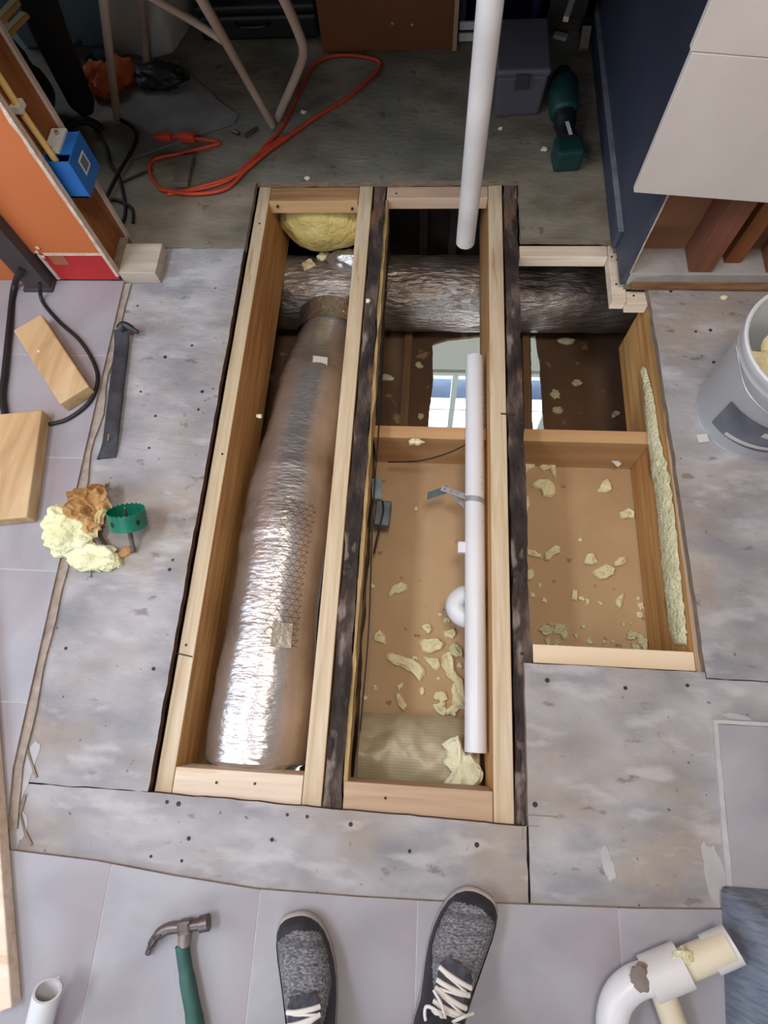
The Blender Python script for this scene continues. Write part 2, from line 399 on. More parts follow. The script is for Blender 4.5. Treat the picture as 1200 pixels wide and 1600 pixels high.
def rough_box(x0, x1, y0, y1, z0, z1, amp, step=.03, seed=0.0):
    """long beam along y with a worn, uneven surface"""
    n = max(2, int((y1 - y0) / step)); prof = []
    m = 4
    for k in range(m): prof.append((0, k / m))
    for k in range(m): prof.append((k / m, 1))
    for k in range(m): prof.append((1, 1 - k / m))
    for k in range(m): prof.append((1 - k / m, 0))
    P = len(prof); v, f = [], []
    for i in range(n + 1):
        y = y0 + (y1 - y0) * i / n
        for a, b in prof:
            x = x0 + (x1 - x0) * a; z = z0 + (z1 - z0) * b
            d = amp * noise.fractal(V3((x * 22 + seed, y * 14, z * 22)), 1, 2, 3)
            e = amp * noise.fractal(V3((x * 22, y * 14 + seed + 9, z * 22)), 1, 2, 3)
            v.append((x + d * (2 * a - 1), y, z + min(0, e) * (1 if b > .9 else .3)))
    for i in range(n):
        for j in range(P):
            k = (j + 1) % P; f.append((i * P + j, i * P + k, (i + 1) * P + k, (i + 1) * P + j))
    f.append(tuple(range(P - 1, -1, -1))); f.append(tuple(n * P + j for j in range(P)))
    return v, f
def sheet(fn, nu, nv, thick=.0015):
    """two-sided sheet: fn(u,v)->Vector, given a little thickness"""
    P = [[fn(i / nu, j / nv) for j in range(nv + 1)] for i in range(nu + 1)]
    v, f = [], []
    W = nv + 1
    for i in range(nu + 1):
        for j in range(nv + 1): v.append(tuple(P[i][j]))
    for i in range(nu + 1):
        for j in range(nv + 1):
            a = P[min(i + 1, nu)][j] - P[max(i - 1, 0)][j]; b = P[i][min(j + 1, nv)] - P[i][max(j - 1, 0)]
            nn = a.cross(b); nn = nn.normalized() if nn.length > 1e-9 else V3((0, 0, 1))
            v.append(tuple(P[i][j] - nn * thick))
    o = (nu + 1) * W
    for i in range(nu):
        for j in range(nv):
            q = (i * W + j, (i + 1) * W + j, (i + 1) * W + j + 1, i * W + j + 1)
            f.append(q); f.append(tuple(reversed([k + o for k in q])))
    rim = [(i, 0) for i in range(nu)] + [(nu, j) for j in range(nv)] + [(i, nv) for i in range(nu, 0, -1)] + [(0, j) for j in range(nv, 0, -1)]
    for k in range(len(rim)):
        a = rim[k]; b = rim[(k + 1) % len(rim)]; ia, ib = a[0] * W + a[1], b[0] * W + b[1]
        f.append((ia, ia + o, ib + o, ib))
    return v, f

WL = {}
def empty(name, loc):
    o = bpy.data.objects.new(name, None); o.empty_display_size = .05; COL.objects.link(o)
    o.location = loc; WL[o.name] = V3(loc); return o
def tag(o, label, cat, group=None):
    o['label'] = label; o['category'] = cat
    if group: o['group'] = group
    return o
def thing(name, label, cat, loc, group=None): return tag(empty(name, loc), label, cat, group)
def add(name, geo, m, parent=None, smooth=False, bevel=0.0, label=None, mats=None, side=None, uv=None, origin=None):
    v, f = geo
    lo = [min(p[k] for p in v) for k in range(3)]; hi = [max(p[k] for p in v) for k in range(3)]
    c = V3(origin) if origin else V3(((lo[0] + hi[0]) / 2, (lo[1] + hi[1]) / 2, lo[2] if parent is None else (lo[2] + hi[2]) / 2))
    me = bpy.data.meshes.new(name); me.from_pydata([tuple(V3(p) - c) for p in v], [], f)
    me.materials.append(m)
    for q in (mats or []): me.materials.append(q)
    if side is not None:
        me.update()
        for p in me.polygons:
            if p.normal.z < .7: p.material_index = side
    if uv:
        seg, lens = uv; ul = me.uv_layers.new(name='UVMap')
        for p in me.polygons:
            ids = [me.loops[i].vertex_index for i in p.loop_indices]
            js = [i % seg for i in ids]; wrap = max(js) - min(js) > seg / 2
            for li, i in zip(p.loop_indices, ids):
                j = i % seg; j = j + seg if wrap and j < seg / 2 else j
                ul.data[li].uv = (j / seg, lens[min(i // seg, len(lens) - 1)])
    if bevel:
        b = bmesh.new(); b.from_mesh(me)
        bmesh.ops.bevel(b, geom=[e for e in b.edges if len(e.link_faces) == 2 and e.calc_face_angle(0) > .6], offset=bevel, segments=2, affect='EDGES', profile=.5)
        b.to_mesh(me); b.free()
    if not bevel and not smooth:
        pass
    me.validate(); me.update()
    b = bmesh.new(); b.from_mesh(me); bmesh.ops.recalc_face_normals(b, faces=b.faces); b.to_mesh(me); b.free()
    if smooth:
        for p in me.polygons: p.use_smooth = True
        try: me.set_sharp_from_angle(angle=math.radians(50))
        except Exception: pass
    o = bpy.data.objects.new(name, me); COL.objects.link(o)
    if parent is not None:
        o.parent = parent; o.location = c - WL[parent.name]
    else: o.location = c
    WL[o.name] = c
    if label: o['label'] = label
    return o
def struct(o, label=None, cat=None):
    o['kind'] = 'structure'
    if label: o['label'] = label
    if cat: o['category'] = cat
    return o
def nails(parent, pts, r=.003, ax='z'):
    for p in pts:
        p = V3(p)
        d = {'z': V3((0, 0, 1)), 'y': V3((0, 1, 0)), 'x': V3((1, 0, 0))}[ax]
        add('nail', tube([p - d * .004, p + d * .0015], r, 8), NAIL, parent)

# ================================================================== THE SETTING
ZJ = -0.020          # tops of the joists
XL0, XR0 = -2.6, 2.4 # room sides
YB, YF = -2.4, 3.3   # room back and far end
HOLE_L, HOLE_B, HOLE_T = -0.571, -0.192, 1.573
floor = empty('floor', (0, 0, 0)); struct(floor, 'grey weathered plywood subfloor with a cut opening and pale tile around it', 'floor')
def ply(poly, amp=.0016, edge=PLYEDGE, label=None, m=None):
    return add('plywood_panel', prism(rough_edge(poly, amp), -.02, 0), m or PLY, floor, mats=[edge], side=1, label=label)
ply([(XL0, HOLE_B), (HOLE_L, HOLE_B), (HOLE_L, 1.30), (XL0, 1.30)], .003)
ply([(XL0, YB), (.232, YB), (.232, -.206), (HOLE_L, HOLE_B - .0015), (XL0, HOLE_B - .0015)], .002)
ply([(.236, YB), (XR0, YB), (XR0, .101), (.626, .104), (.626, .118), (.236, .118)], .0012, PLYEDGE2)
ply([(.628, .106), (XR0, .103), (XR0, 1.30), (.548, 1.30), (.548, 1.172), (.606, 1.17), (.610, 1.122), (.620, .69)], .0025, PLYEDGE2)
ply([(XL0, 1.302), (HOLE_L, 1.302), (HOLE_L, HOLE_T), (.26, HOLE_T), (.26, 1.338), (.53, 1.333), (.53, 1.302), (XR0, 1.302), (XR0, YF), (XL0, YF)], .003, PLYEDGE2, m=PLYFAR)

# pale floor tile still in place round the edges
ZT = .012
edge = [(-.916, 1.166), (-.905, .75), (-.898, .52), (-.890, .218), (-.877, -.163), (-.850, -.315)]
ys = [1.166, .901, .582, .277, -.029, -.315]
def edge_x(y):
    for (x0, y0), (x1, y1) in zip(edge, edge[1:]):
        if y1 <= y <= y0: return x0 + (x1 - x0) * (y0 - y) / (y0 - y1)
    return edge[-1][0]
for i in range(5):
    a, b = ys[i] - .0015, ys[i + 1] + .0015
    mid = [y for x, y in edge if b < y < a]
    poly = [(-1.42, a), (-1.42, b), (edge_x(b), b)] + [(edge_x(y), y) for y in sorted(mid)] + [(edge_x(a), a)]
    add('floor_tile', prism(poly, .0005, ZT), TILE, floor, mats=[TILEEDGE], side=1)
    add('floor_tile', prism([(-1.745, a), (-1.745, b), (-1.423, b), (-1.423, a)], .0005, ZT), TILE, floor, mats=[TILEEDGE], side=1)
for y in ys[1:-1]:
    add('grout_line', bb(-1.745, edge_x(y) - .001, y - .0016, y + .0016, .0006, ZT - .0008), GROUT, floor)
# cement board ledge under the left tiles, torn edge
led = [(edge_x(y) + .018 + .012 * noise.noise(V3((y * 9, 1, 2))), y) for y in [1.16 - .04 * k for k in range(37)]]
add('underlayment_edge', prism(led + [(edge_x(y) - .03, y) for y in (-.28, .2, .7, 1.16)], .0003, .006), TILEEDGE, floor)
bot = [(-.85, -.318), (-.649, -.325), (-.48, -.340), (-.309, -.351), (-.1, -.350), (.074, -.346), (.26, -.338), (.441, -.331), (.615, -.320), (.9, -.31)]
def bot_y(x):
    for (x0, y0), (x1, y1) in zip(bot, bot[1:]):
        if x0 <= x <= x1: return y0 + (y1 - y0) * (x - x0) / (x1 - x0)
    return bot[0][1] if x < bot[0][0] else bot[-1][1]
xs = [-1.45, -1.00, -.615, -.30, .015, .40, .615, .93, 1.3]
for i in range(len(xs) - 1):
    a, b = xs[i] + .0012, xs[i + 1] - .0012
    inner = [x for x, y in bot if a < x < b]
    poly = [(a, bot_y(a)), (a, -.82), (b, -.82), (b, bot_y(b))] + [(x, bot_y(x)) for x in sorted(inner, reverse=True)]
    add('floor_tile', prism(poly, .0005, ZT), TILE, floor, mats=[TILEEDGE], side=1)
    add('floor_tile', prism([(a, -.823), (a, -1.30), (b, -1.30), (b, -.823)], .0005, ZT), TILE, floor, mats=[TILEEDGE], side=1)
for x in xs[1:-1]:
    add('grout_line', bb(x - .0013, x + .0013, -1.30, bot_y(x) - .001, .0006, ZT - .0008), GROUT, floor)
# right-hand tile with a white grout border
add('floor_tile', prism([(.634, .012), (.620, -.308), (1.02, -.300), (1.02, .016)], .0005, .010), TILE, floor, mats=[TILEEDGE], side=1)
add('grout_line', prism(rough_edge([(.626, .0205), (.609, -.310), (.620, -.309), (.634, .0128), (1.02, .0166), (1.02, .0235)], .001), .0004, .0085), GROUT, floor)
# thin smears of mortar left on the plywood
SMEAR = mat('mortar_film', [(170, 167, 171), (184, 181, 185)], 20, .85)
def smear(px, rx, ry, ang, seed, m=SMEAR):
    c = at(*px, 0); rnd = random.Random(seed)
    add('mortar_smear', prism(ragged(c, rx, ry, ang, rnd, 36, .22), .0002, .0012), m, floor)
smear((1118, 1375), .020, .07, .1, 1); smear((950, 1350), .010, .028, .2, 2); smear((1150, 1120), .03, .006, -.1, 3)
smear((36, 1215), .018, .075, -.15, 4); smear((25, 1290), .022, .045, .2, 5)
# cracks and gouges in the plywood: slivers lifted off
def sliver(pts, w, h=.003):
    P = [at(*q, .0) for q in pts]; gs = []
    for a, b in zip(P, P[1:]):
        gs.append(bar((a.x, a.y, h / 2 + .0002), (b.x, b.y, h / 2 + .0002), w * random.uniform(.7, 1.2), h))
    add('plywood_sliver', join(*gs), PLYEDGE2, floor)
sliver([(38, 1150), (48, 1185), (58, 1215)], .006); sliver([(40, 1243), (33, 1270), (40, 1300), (50, 1320)], .006)
sliver([(80, 945), (76, 975), (70, 1000)], .008); sliver([(80, 972), (90, 983)], .003); sliver([(60, 1040), (62, 1065)], .006)
sliver([(822, 1273), (872, 1276)], .0015, .0008); sliver([(822, 1290), (842, 1291)], .0012, .0008); sliver([(817, 1282), (816, 1312)], .0015, .0008)
# old nail heads and holes in the plywood
for q in [(261, 1253), (279, 1256), (449, 1273), (480, 1276), (548, 1288), (855, 1063), (977, 1075), (1074, 1071), (836, 1257), (215, 478), (258, 558), (243, 650), (233, 700), (220, 612), (300, 540), (316, 612), (270, 875), (265, 890), (240, 1045), (103, 1013), (295, 1310), (236, 1338), (284, 1345), (1087, 518), (1110, 516), (1115, 566), (310, 640), (1048, 455), (425, 1312), (640, 1330), (745, 1060 + 260)]:
    p = at(*q, 0)
    add('nail', tube([(p.x, p.y, -.003), (p.x, p.y, .0009)], random.uniform(.003, .0055), 8), NAIL, floor)

# ---- the dividing wall, left of the opening (orange side to the kitchen)
YW0, YW1 = 1.165, 1.325
wl_ = empty('wall_left', (-1.03, 1.24, 0)); struct(wl_, 'orange painted wall end with its edge cut open beside the plywood', 'wall')
CH = 2.45
add('orange_drywall', prism(rough_edge([(-1.13, YW0), (-.922, YW0), (-.922, YW0 + .014), (-1.13, YW0 + .014)], .0005), .115, CH), ORANGEWALL, wl_, label='orange painted drywall')
add('drywall_remnant', bb(XL0, -1.20, YW0, YW0 + .014, 0, CH), ORANGEWALL, wl_)
def ragged_strip(x, y0, z0, z1, w, d, m, name, seed):
    pts = []; n = 60
    for i in range(n + 1):
        z = z0 + (z1 - z0) * i / n; k = w * (1 + .5 * noise.noise(V3((z * 28, seed, 1))))
        pts.append((x - k, z)); 
    v = []; f = []
    for i, (xx, z) in enumerate(pts):
        v += [(xx, y0, z), (x + .002 * noise.noise(V3((z * 60, seed, 5))), y0, z), (x, y0 + d, z), (xx, y0 + d, z)]
        if i:
            a = 4 * (i - 1); b = 4 * i
            for q in range(4): f.append((a + q, a + (q + 1) % 4, b + (q + 1) % 4, b + q))
    f += [(3, 2, 1, 0), tuple(4 * n + k for k in range(4))]
    add(name, (v, f), m, wl_)
ragged_strip(-.9205, YW0 - .0015, .03, CH - .3, .010, .018, GYPSUM, 'gypsum_edge', 2.0)
add('red_paint_patch', prism([(-1.112, YW0 + .001), (-.926, YW0 + .001), (-.926, YW0 + .013), (-1.112, YW0 + .013)], .016, .112), RED, wl_, label='red paint strip along the bottom')
add('grey_paint_patch', bb(-1.092, -1.045, YW0 - .0004, YW0 + .001, .075, .112), mat('brown_paint_patch', [(150, 88, 60), (166, 100, 70)], 8, .7), wl_)
add('gypsum_flake', bb(-1.10, -.93, YW0 - .001, YW0 + .0006, .110, .119), GYPSUM, wl_)
add('gypsum_flake', bb(-1.118, -1.109, YW0 - .004, YW0 + .006, .02, .115), GYPSUM, wl_)
for (x, z) in ((-1.112, .125), (-1.105, .108), (-1.10, .14)):
    add('gypsum_flake', blob((x, YW0 - .003, z), (.006, .004, .006), .4, 2, 1, x), GYPSUM, wl_)
add('wall_stud', bb(-.985, -.946, YW0 + .016, YW1 - .0135, .038, CH), STUDBROWN, wl_)
add('stud_facing', bb(-.946, -.932, YW1 - .020, YW1 - .0135, .038, CH), STUDBROWN, wl_)
add('back_drywall', bb(XL0, -.924, YW1 - .013, YW1, .0, CH), mat('back_drywall_paper', [(186, 168, 154), (204, 188, 174)], 6, .8), wl_, label='cut edge of the far drywall sheet')
add('bottom_plate', bar((-1.5, 1.245, .019), (-.919, 1.245, .019), .128, .037), PLYEDGE2, wl_)
add('plate_end_block', bar((-.918, 1.222, .0215), (-.806, 1.222, .0215), .112, .042), mat('pale_plate_wood', [(176, 160, 146), (204, 190, 176)], 8, .8, stretch=(.4, 5, 5), bump=.2), wl_, bevel=.002, label='pale sawn end of the bottom plate')
add('shade_header', bb(-.96, .56, YW0, YW1, .76, CH), WALLPAINT, wl_)  # unseen wall part, brought down low to shade the room behind

tr = add('trim_1', join(bb(-1.205, -1.131, YW0 - .035, YW0 + .06, .012, CH), bb(-1.215, -1.125, YW0 - .045, YW0 + .02, .012, .02)), DARKTRIM); struct(tr, 'dark grey door casing left of the orange wall', 'trim')
# pale board edge standing along the far left
gb = add('trim_2', bb(-1.50, -1.385, .64, 1.16, .012, .16), GREENWHITE, bevel=.004); struct(gb, 'pale green base board at the far left edge', 'trim')

# ---- right of the opening: stripped wall facing the kitchen and a slate blue wall going back
wr = empty('wall_right', (.8, 1.24, 0)); struct(wr, 'stripped stud wall with brown paper back and pale panel above', 'wall')
add('bottom_plate', bb(.548, XR0, 1.172, 1.30, .0, .040), PLATE, wr, bevel=.003, label='grey painted bottom plate')
add('plate_splinter', bar((.56, 1.163, .006), (.95, 1.160, .006), .022, .010), mat('splintered_brown', [(104, 70, 46), (150, 114, 80)], 20, .85, stretch=(.5, 5, 5), bump=.5), wr)
add('back_paper', bb(.548, XR0, 1.262, 1.274, .040, CH), PAPERBROWN, wr, label='brown paper back of the far drywall')
for i, x in enumerate((.702, .905, 1.31, 1.72)):
    add('wall_stud', bb(x, x + (.062 if i == 0 else .045), 1.178, 1.262, .0405, CH), STUDRED, wr, bevel=.002)
add('wall_stud', bb(.80, .845, 1.21, 1.262, .0405, CH), STUDBROWN, wr, bevel=.002)
v, f = [], []
n = 40
for i in range(n + 1):
    z = .0405 + (CH - .05) * i / n * 1.0
    k = .004 * noise.noise(V3((z * 30, 4, 1)))
    v += [(.5435, 1.172 + k, z), (.5475 + k, 1.172 + k, z), (.5475, 1.262, z), (.5435, 1.262, z)]
    if i:
        a, b = 4 * (i - 1), 4 * i
        for q in range(4): f.append((a + q, a + (q + 1) % 4, b + (q + 1) % 4, b + q))
f += [(3, 2, 1, 0), tuple(4 * n + k for k in range(4))]
add('gypsum_edge', (v, f), GYPSUM, wr, label='torn white drywall edge')
# pale panel hung in front, above the stripped part
x0 = .452; pp = 1.150
def panel(xa, xb, za, zb, sl): # bottom edge drops to the right
    vv = []
    for y in (pp - .010, pp + .006):
        vv += [(xa, y, za), (xb, y, za - sl * (xb - xa)), (xb, y, zb - sl * (xb - xa)), (xa, y, zb)]
    return vv, [(0, 1, 2, 3), (7, 6, 5, 4), (0, 4, 5, 1), (1, 5, 6, 2), (2, 6, 7, 3), (3, 7, 4, 0)]
add('wall_panel', panel(x0, 1.35, .325, .612, .095), WHITETILE, wr, bevel=.0015, label='pale panel with a straight lower edge')
add('wall_panel', panel(x0 - .004, 1.35, .6135, 1.20, .095), WHITETILE, wr, bevel=.0015)
add('panel_batten', bb(.56, .64, pp + .006, 1.178, .36, 1.1), STUDBROWN, wr)
add('upper_drywall', bb(.56, XR0, 1.165, 1.178, 1.21, CH), WALLPAINT, wr)
wb = empty('wall_back_right', (.54, 2.2, 0)); struct(wb, 'slate blue wall running back beside the dark room', 'wall')
add('blue_drywall', bb(.532, .5435, 1.172, 3.2, .0, CH), BLUEWALL, wb)
add('baseboard', bb(.518, .532, 1.30, 3.2, .001, .063), BLUEWALL, wb, bevel=.002, label='slate blue baseboard with a pale top edge')
add('baseboard_top', bb(.5175, .532, 1.30, 3.2, .0631, .0665), mat('chipped_edge', [(110, 112, 130), (150, 146, 150)], 20, .8), wb)

# ---- outer shell of the kitchen and the dark room behind it
def wall_with_window(name, axis, pos, a0, a1, w0, w1, z0, z1, lab):
    gs = []
    def seg(u0, u1, s0, s1):
        gs.append(bb(pos - .05, pos + .05, u0, u1, s0, s1) if axis == 'x' else bb(u0, u1, pos - .05, pos + .05, s0, s1))
    seg(a0, w0, 0, CH); seg(w1, a1, 0, CH); seg(w0, w1, 0, z0); seg(w0, w1, z1, CH)
    struct(add(name, join(*gs), WALLPAINT), lab, 'wall')
wall_with_window('wall_outer_left', 'x', XL0 - .05, YB - .1, YF + .1, -1.0, .5, .95, 2.15, 'kitchen side wall with a window, out of the photo')
wall_with_window('wall_behind', 'y', YB - .05, XL0, XR0, -1.5, .4, 1.1, 2.2, 'kitchen back wall with a window, out of the photo')
struct(add('wall_outer_right', bb(XR0, XR0 + .1, YB - .1, YF + .1, 0, CH), WALLPAINT), 'plain kitchen wall on the right, out of the photo', 'wall')
struct(add('wall_far', bb(XL0, XR0, YF, YF + .1, 0, CH), DARKWALL), 'dim far wall of the room behind the opening', 'wall')
struct(add('ceiling', bb(XL0 - .1, XR0 + .1, YB - .1, YF + .1, CH, CH + .1), CEIL), 'plain white ceiling above the room', 'ceiling')

# ---- below the floor: the back of the ceiling of the room underneath
ZC = -.280
cb = empty('ceiling_below', (.2, .3, ZC)); struct(cb, 'brown paper back of the ceiling board between the joists', 'ceiling')
add('ceiling_board', bb(-.19, .2, HOLE_B - .6, .729, ZC - .013, ZC), KRAFT, cb)
add('ceiling_board', bb(.203, .9, HOLE_B - .6, .729, ZC - .013, ZC), KRAFT, cb)
add('cross_board', bb(-.150, .168, .729, .767, ZC - .01, -.112), BOARD, cb, bevel=.002)
add('cross_board', bb(.262, .618, .729, .767, ZC - .01, -.112), BOARD, cb, bevel=.002)
ZD = -.56
hole1 = [at(*q, ZD) for q in [(676, 537), (705, 529), (752, 524), (775, 526), (775, 690), (668, 690), (671, 640), (677, 590)]]
hole2 = [at(*q, ZD) for q in [(829, 525), (837, 525), (843, 560), (846, 600), (848, 640), (853, 690), (833, 690), (831, 610)]]
def panel_with_holes(x0, x1, y0, y1, holes, z0, z1, m, parent):
    b = bmesh.new(); es = []
    for loop in [[(x0, y0), (x1, y0), (x1, y1), (x0, y1)]] + holes:
        vs = [b.verts.new((p[0], p[1], z1)) for p in loop]
        es += [b.edges.new((vs[i], vs[(i + 1) % len(vs)])) for i in range(len(vs))]
    r = bmesh.ops.triangle_fill(b, use_beauty=True, use_dissolve=False, edges=es)
    faces = [q for q in r['geom'] if isinstance(q, bmesh.types.BMFace)]
    ex = bmesh.ops.extrude_face_region(b, geom=faces)
    for q in ex['geom']:
        if isinstance(q, bmesh.types.BMVert): q.co.z = z0
    b.verts.index_update()
    v = [tuple(q.co) for q in b.verts]; f = [tuple(k.index for k in q.verts) for q in b.faces]; b.free()
    return add('lower_ceiling_board', (v, f), m, parent)
panel_with_holes(-.9, 1.0, .60, 1.72, [rough_edge([(p.x, p.y) for p in hole1], .004), rough_edge([(p.x, p.y) for p in hole2], .003)], ZD - .013, ZD, KRAFTSHADE, cb)
add('lower_ceiling_board', bb(-.9, -.2, HOLE_B - .6, .60, ZD - .013, ZD), KRAFTSHADE, cb)
# thin ceiling strips lying on the lower board
for (px, w) in ((632, .030), (822, .026)):
    a, b_ = at(px + 8 if px < 700 else px, 515, ZD + .02), at(px - 3 if px < 700 else px + 2, 690, ZD + .02)
    add('ceiling_strip', bar((a.x, 1.70, ZD + .016), (b_.x, .78, ZD + .016), w, .030), mat('dusty_strip', [(112, 84, 58), (138, 106, 76)], 9, .8, stretch=(4, .4, 4)), cb)
add('light_seal_board', bb(-.9, 1.0, 1.70, 1.72, ZD, ZJ), mat('dark_void_wood', [(34, 26, 22), (48, 38, 32)], 8, .9), cb)  # boards added to keep stray light out of the cavity, dark as the void
for x in (-.05, .06):
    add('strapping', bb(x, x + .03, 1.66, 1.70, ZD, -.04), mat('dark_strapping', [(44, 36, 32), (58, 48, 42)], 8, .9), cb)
add('light_seal_board', bb(-.90, -.88, HOLE_B - .6, 1.72, ZD, ZJ), MATS['dark_void_wood'], cb)
add('light_seal_board', bb(.98, 1.0, HOLE_B - .6, 1.72, ZD, ZJ), MATS['dark_void_wood'], cb)
add('light_seal_board', bb(-.90, 1.0, HOLE_B - .62, HOLE_B - .6, ZD, ZJ), MATS['dark_void_wood'], cb)
# the room underneath with its window
lowb = empty('wall_below', (.1, 1.9, -3.3)); struct(lowb, 'pale window wall of the room underneath the ceiling hole', 'wall')
YWIN = 1.80
w00 = aty(675, 577, YWIN); w11 = aty(760, 700, YWIN)
wx0, wx1 = aty(640, 640, YWIN).x, aty(860, 640, YWIN).x
wz1 = w00.z; wz0 = -2.45
add('wall_panel', join(bb(-1.4, wx0, YWIN, YWIN + .08, -3.3, ZD - .013), bb(wx1, 1.5, YWIN, YWIN + .08, -3.3, ZD - .013), bb(wx0, wx1, YWIN, YWIN + .08, wz1, ZD - .013), bb(wx0, wx1, YWIN, YWIN + .08, -3.3, wz0)), mat('pale_lower_wall', [(206, 210, 200)], rough=.8), lowb)
add('side_wall', bb(-1.45, -1.4, -.8, YWIN, -3.3, ZD - .013), MATS['pale_lower_wall'], lowb)
add('side_wall', bb(1.5, 1.55, -.8, YWIN, -3.3, ZD - .013), MATS['pale_lower_wall'], lowb)
add('side_wall', bb(-1.4, 1.5, -.85, -.8, -3.3, ZD - .013), MATS['pale_lower_wall'], lowb)
add('lower_floor', bb(-1.45, 1.55, -.85, 3.1, -3.35, -3.3), mat('pale_lower_floor', [(150, 154, 160), (176, 180, 186)], 4, .6), lowb)
wd = empty('window_1', ((wx0 + wx1) / 2, YWIN, wz0)); struct(wd, 'white casement window of the room underneath, seen through the hole', 'window')
mxm = aty(707, 630, YWIN).x; zr = aty(707, 640, YWIN).z
add('window_frame', join(bb(wx0, wx1, YWIN - .02, YWIN + .05, wz1 - .03, wz1), bb(wx0, wx1, YWIN - .02, YWIN + .05, wz0, wz0 + .05), bb(wx0, wx0 + .04, YWIN - .02, YWIN + .05, wz0 + .05, wz1 - .03), bb(wx1 - .04, wx1, YWIN - .02, YWIN + .05, wz0 + .05, wz1 - .03)), WINDOWW, wd)
add('mullion', bb(mxm - .016, mxm + .016, YWIN - .015, YWIN + .05, wz0 + .05, wz1 - .03), WINDOWW, wd)
add('glazing_bar', bb(wx0 + .04, mxm - .016, YWIN, YWIN + .04, zr - .006, zr + .006), WINDOWW, wd)
add('glazing_bar', bb(mxm + .016, wx1 - .04, YWIN, YWIN + .04, zr - .006, zr + .006), WINDOWW, wd)
for a, b_ in ((wx0 + .04, mxm - .016), (mxm + .016, wx1 - .04)):
    for c, d in ((wz0 + .05, zr - .006), (zr + .006, wz1 - .03)):
        add('pane', bb(a, b_, YWIN + .018, YWIN + .022, c, d), GLASS, wd)
out = empty('ground_outside', (.1, 2.4, -3.3)); struct(out, 'pale ground and blue grey bank outside the lower window', 'ground')
zt = aty(690, 592, 2.5).z; zl = aty(690, 648, 2.2).z
add('bank', bb(-1.4, 1.5, 2.5, 2.8, -3.3, zt), SLATE, out)
add('sky_block', bb(-1.4, 1.5, 2.5, 2.9, zt, -.95), mat('sky_white', [(240, 242, 242)], rough=.9), out)  # white block standing in for the bright sky above the bank
add('pale_ledge', bb(-1.4, 1.5, 1.89, 2.35, -3.3, zl), SNOW, out)
rnd = random.Random(5)
for k in range(24):
    x = rnd.uniform(-.15, .6); y = rnd.uniform(1.92, 2.32)
    add('reflection_fleck', chunk(ragged((x, y), rnd.uniform(.015, .05), .018, rnd.uniform(0, 3), rnd, 12, .5), zl, .012, rnd), FLECK, out)  # flecks standing in for whitish yellow reflections low in the window

# ================================================================== JOISTS AND BLOCKING
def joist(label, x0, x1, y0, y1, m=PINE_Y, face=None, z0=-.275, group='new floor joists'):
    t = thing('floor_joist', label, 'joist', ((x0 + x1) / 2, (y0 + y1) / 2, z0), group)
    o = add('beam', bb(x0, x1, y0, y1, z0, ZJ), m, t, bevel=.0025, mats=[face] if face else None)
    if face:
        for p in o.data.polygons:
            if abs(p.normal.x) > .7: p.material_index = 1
    return t
XJ1 = (-.566, -.527); XN2 = (-.239, -.196); XO2 = (-.194, -.152); XN3 = (.168, .211); XO3 = (.214, .258); XR = (.618, .66)
EXT = .35
J1 = joist('new pine joist at the left side of the opening beside the plywood cut', *XJ1, HOLE_B - EXT, HOLE_T + .12, PINE_Y, PINE_FACE)
nails(J1, [(-.545, 1.42, ZJ), (-.55, .12, ZJ), (-.54, .62, ZJ)]); add('split', bar((-.575, .101, ZJ - .001), (-.53, .094, ZJ - .001), .003, .004), NAIL, J1)
J2 = joist('new pine joist against the left old dark joist', *XN2, HOLE_B - EXT, HOLE_T + .12, PINE_Y, PINE_FACE)
J3 = joist('new pine joist against the right old dark joist, beside the long white pipe', *XN3, HOLE_B - EXT, HOLE_T + .12, PINE_Y, PINE_FACE)
add('nail', tube([(.196, .76, ZJ + .001), (.232, .757, ZJ + .004)], .0022, 8), NAIL, J3, label='bent rusty nail')
J4 = joist('warm brown joist with a strip of dried foam on its face', *XR, HOLE_B - EXT, 1.16, mat('dull_joist_top', [(158, 134, 114), (182, 160, 140)], 8, .75, stretch=(5, .4, 5), bump=.2), PINE_FACE)
def old_joist(label, X, seed):
    t = thing('floor_joist', label, 'joist', ((X[0] + X[1]) / 2, .7, -.275), 'old dark floor joists')
    add('beam', rough_box(X[0] + .002, X[1] - .002, HOLE_B - EXT, HOLE_T + .12, -.272, ZJ + .001, .005, .02, seed), OLD, t)
    return t
O2 = old_joist('old dark weathered joist left of the middle bay, a pale lath along it', XO2, 1.0)
add('lath', rough_box(-.1525, -.145, HOLE_B + .02, HOLE_T - .05, -.09, ZJ - .004, .004, .015, 4.0), LATH, O2, label='pale splintered lath')
add('wire', tube(smooth_path([(-.136, 1.1, -.08), (-.133, .8, -.09), (-.136, .5, -.11), (-.128, .2, -.12), (-.134, -.05, -.13)], 6), .002, 6), CABLE, O2)
O3 = old_joist('old dark weathered joist between the middle bay and the right bay', XO3, 7.0)
nails(O3, [(.236, .31, ZJ + .001), (.238, .285, ZJ + .001), (.235, .14, ZJ + .001)], .004)

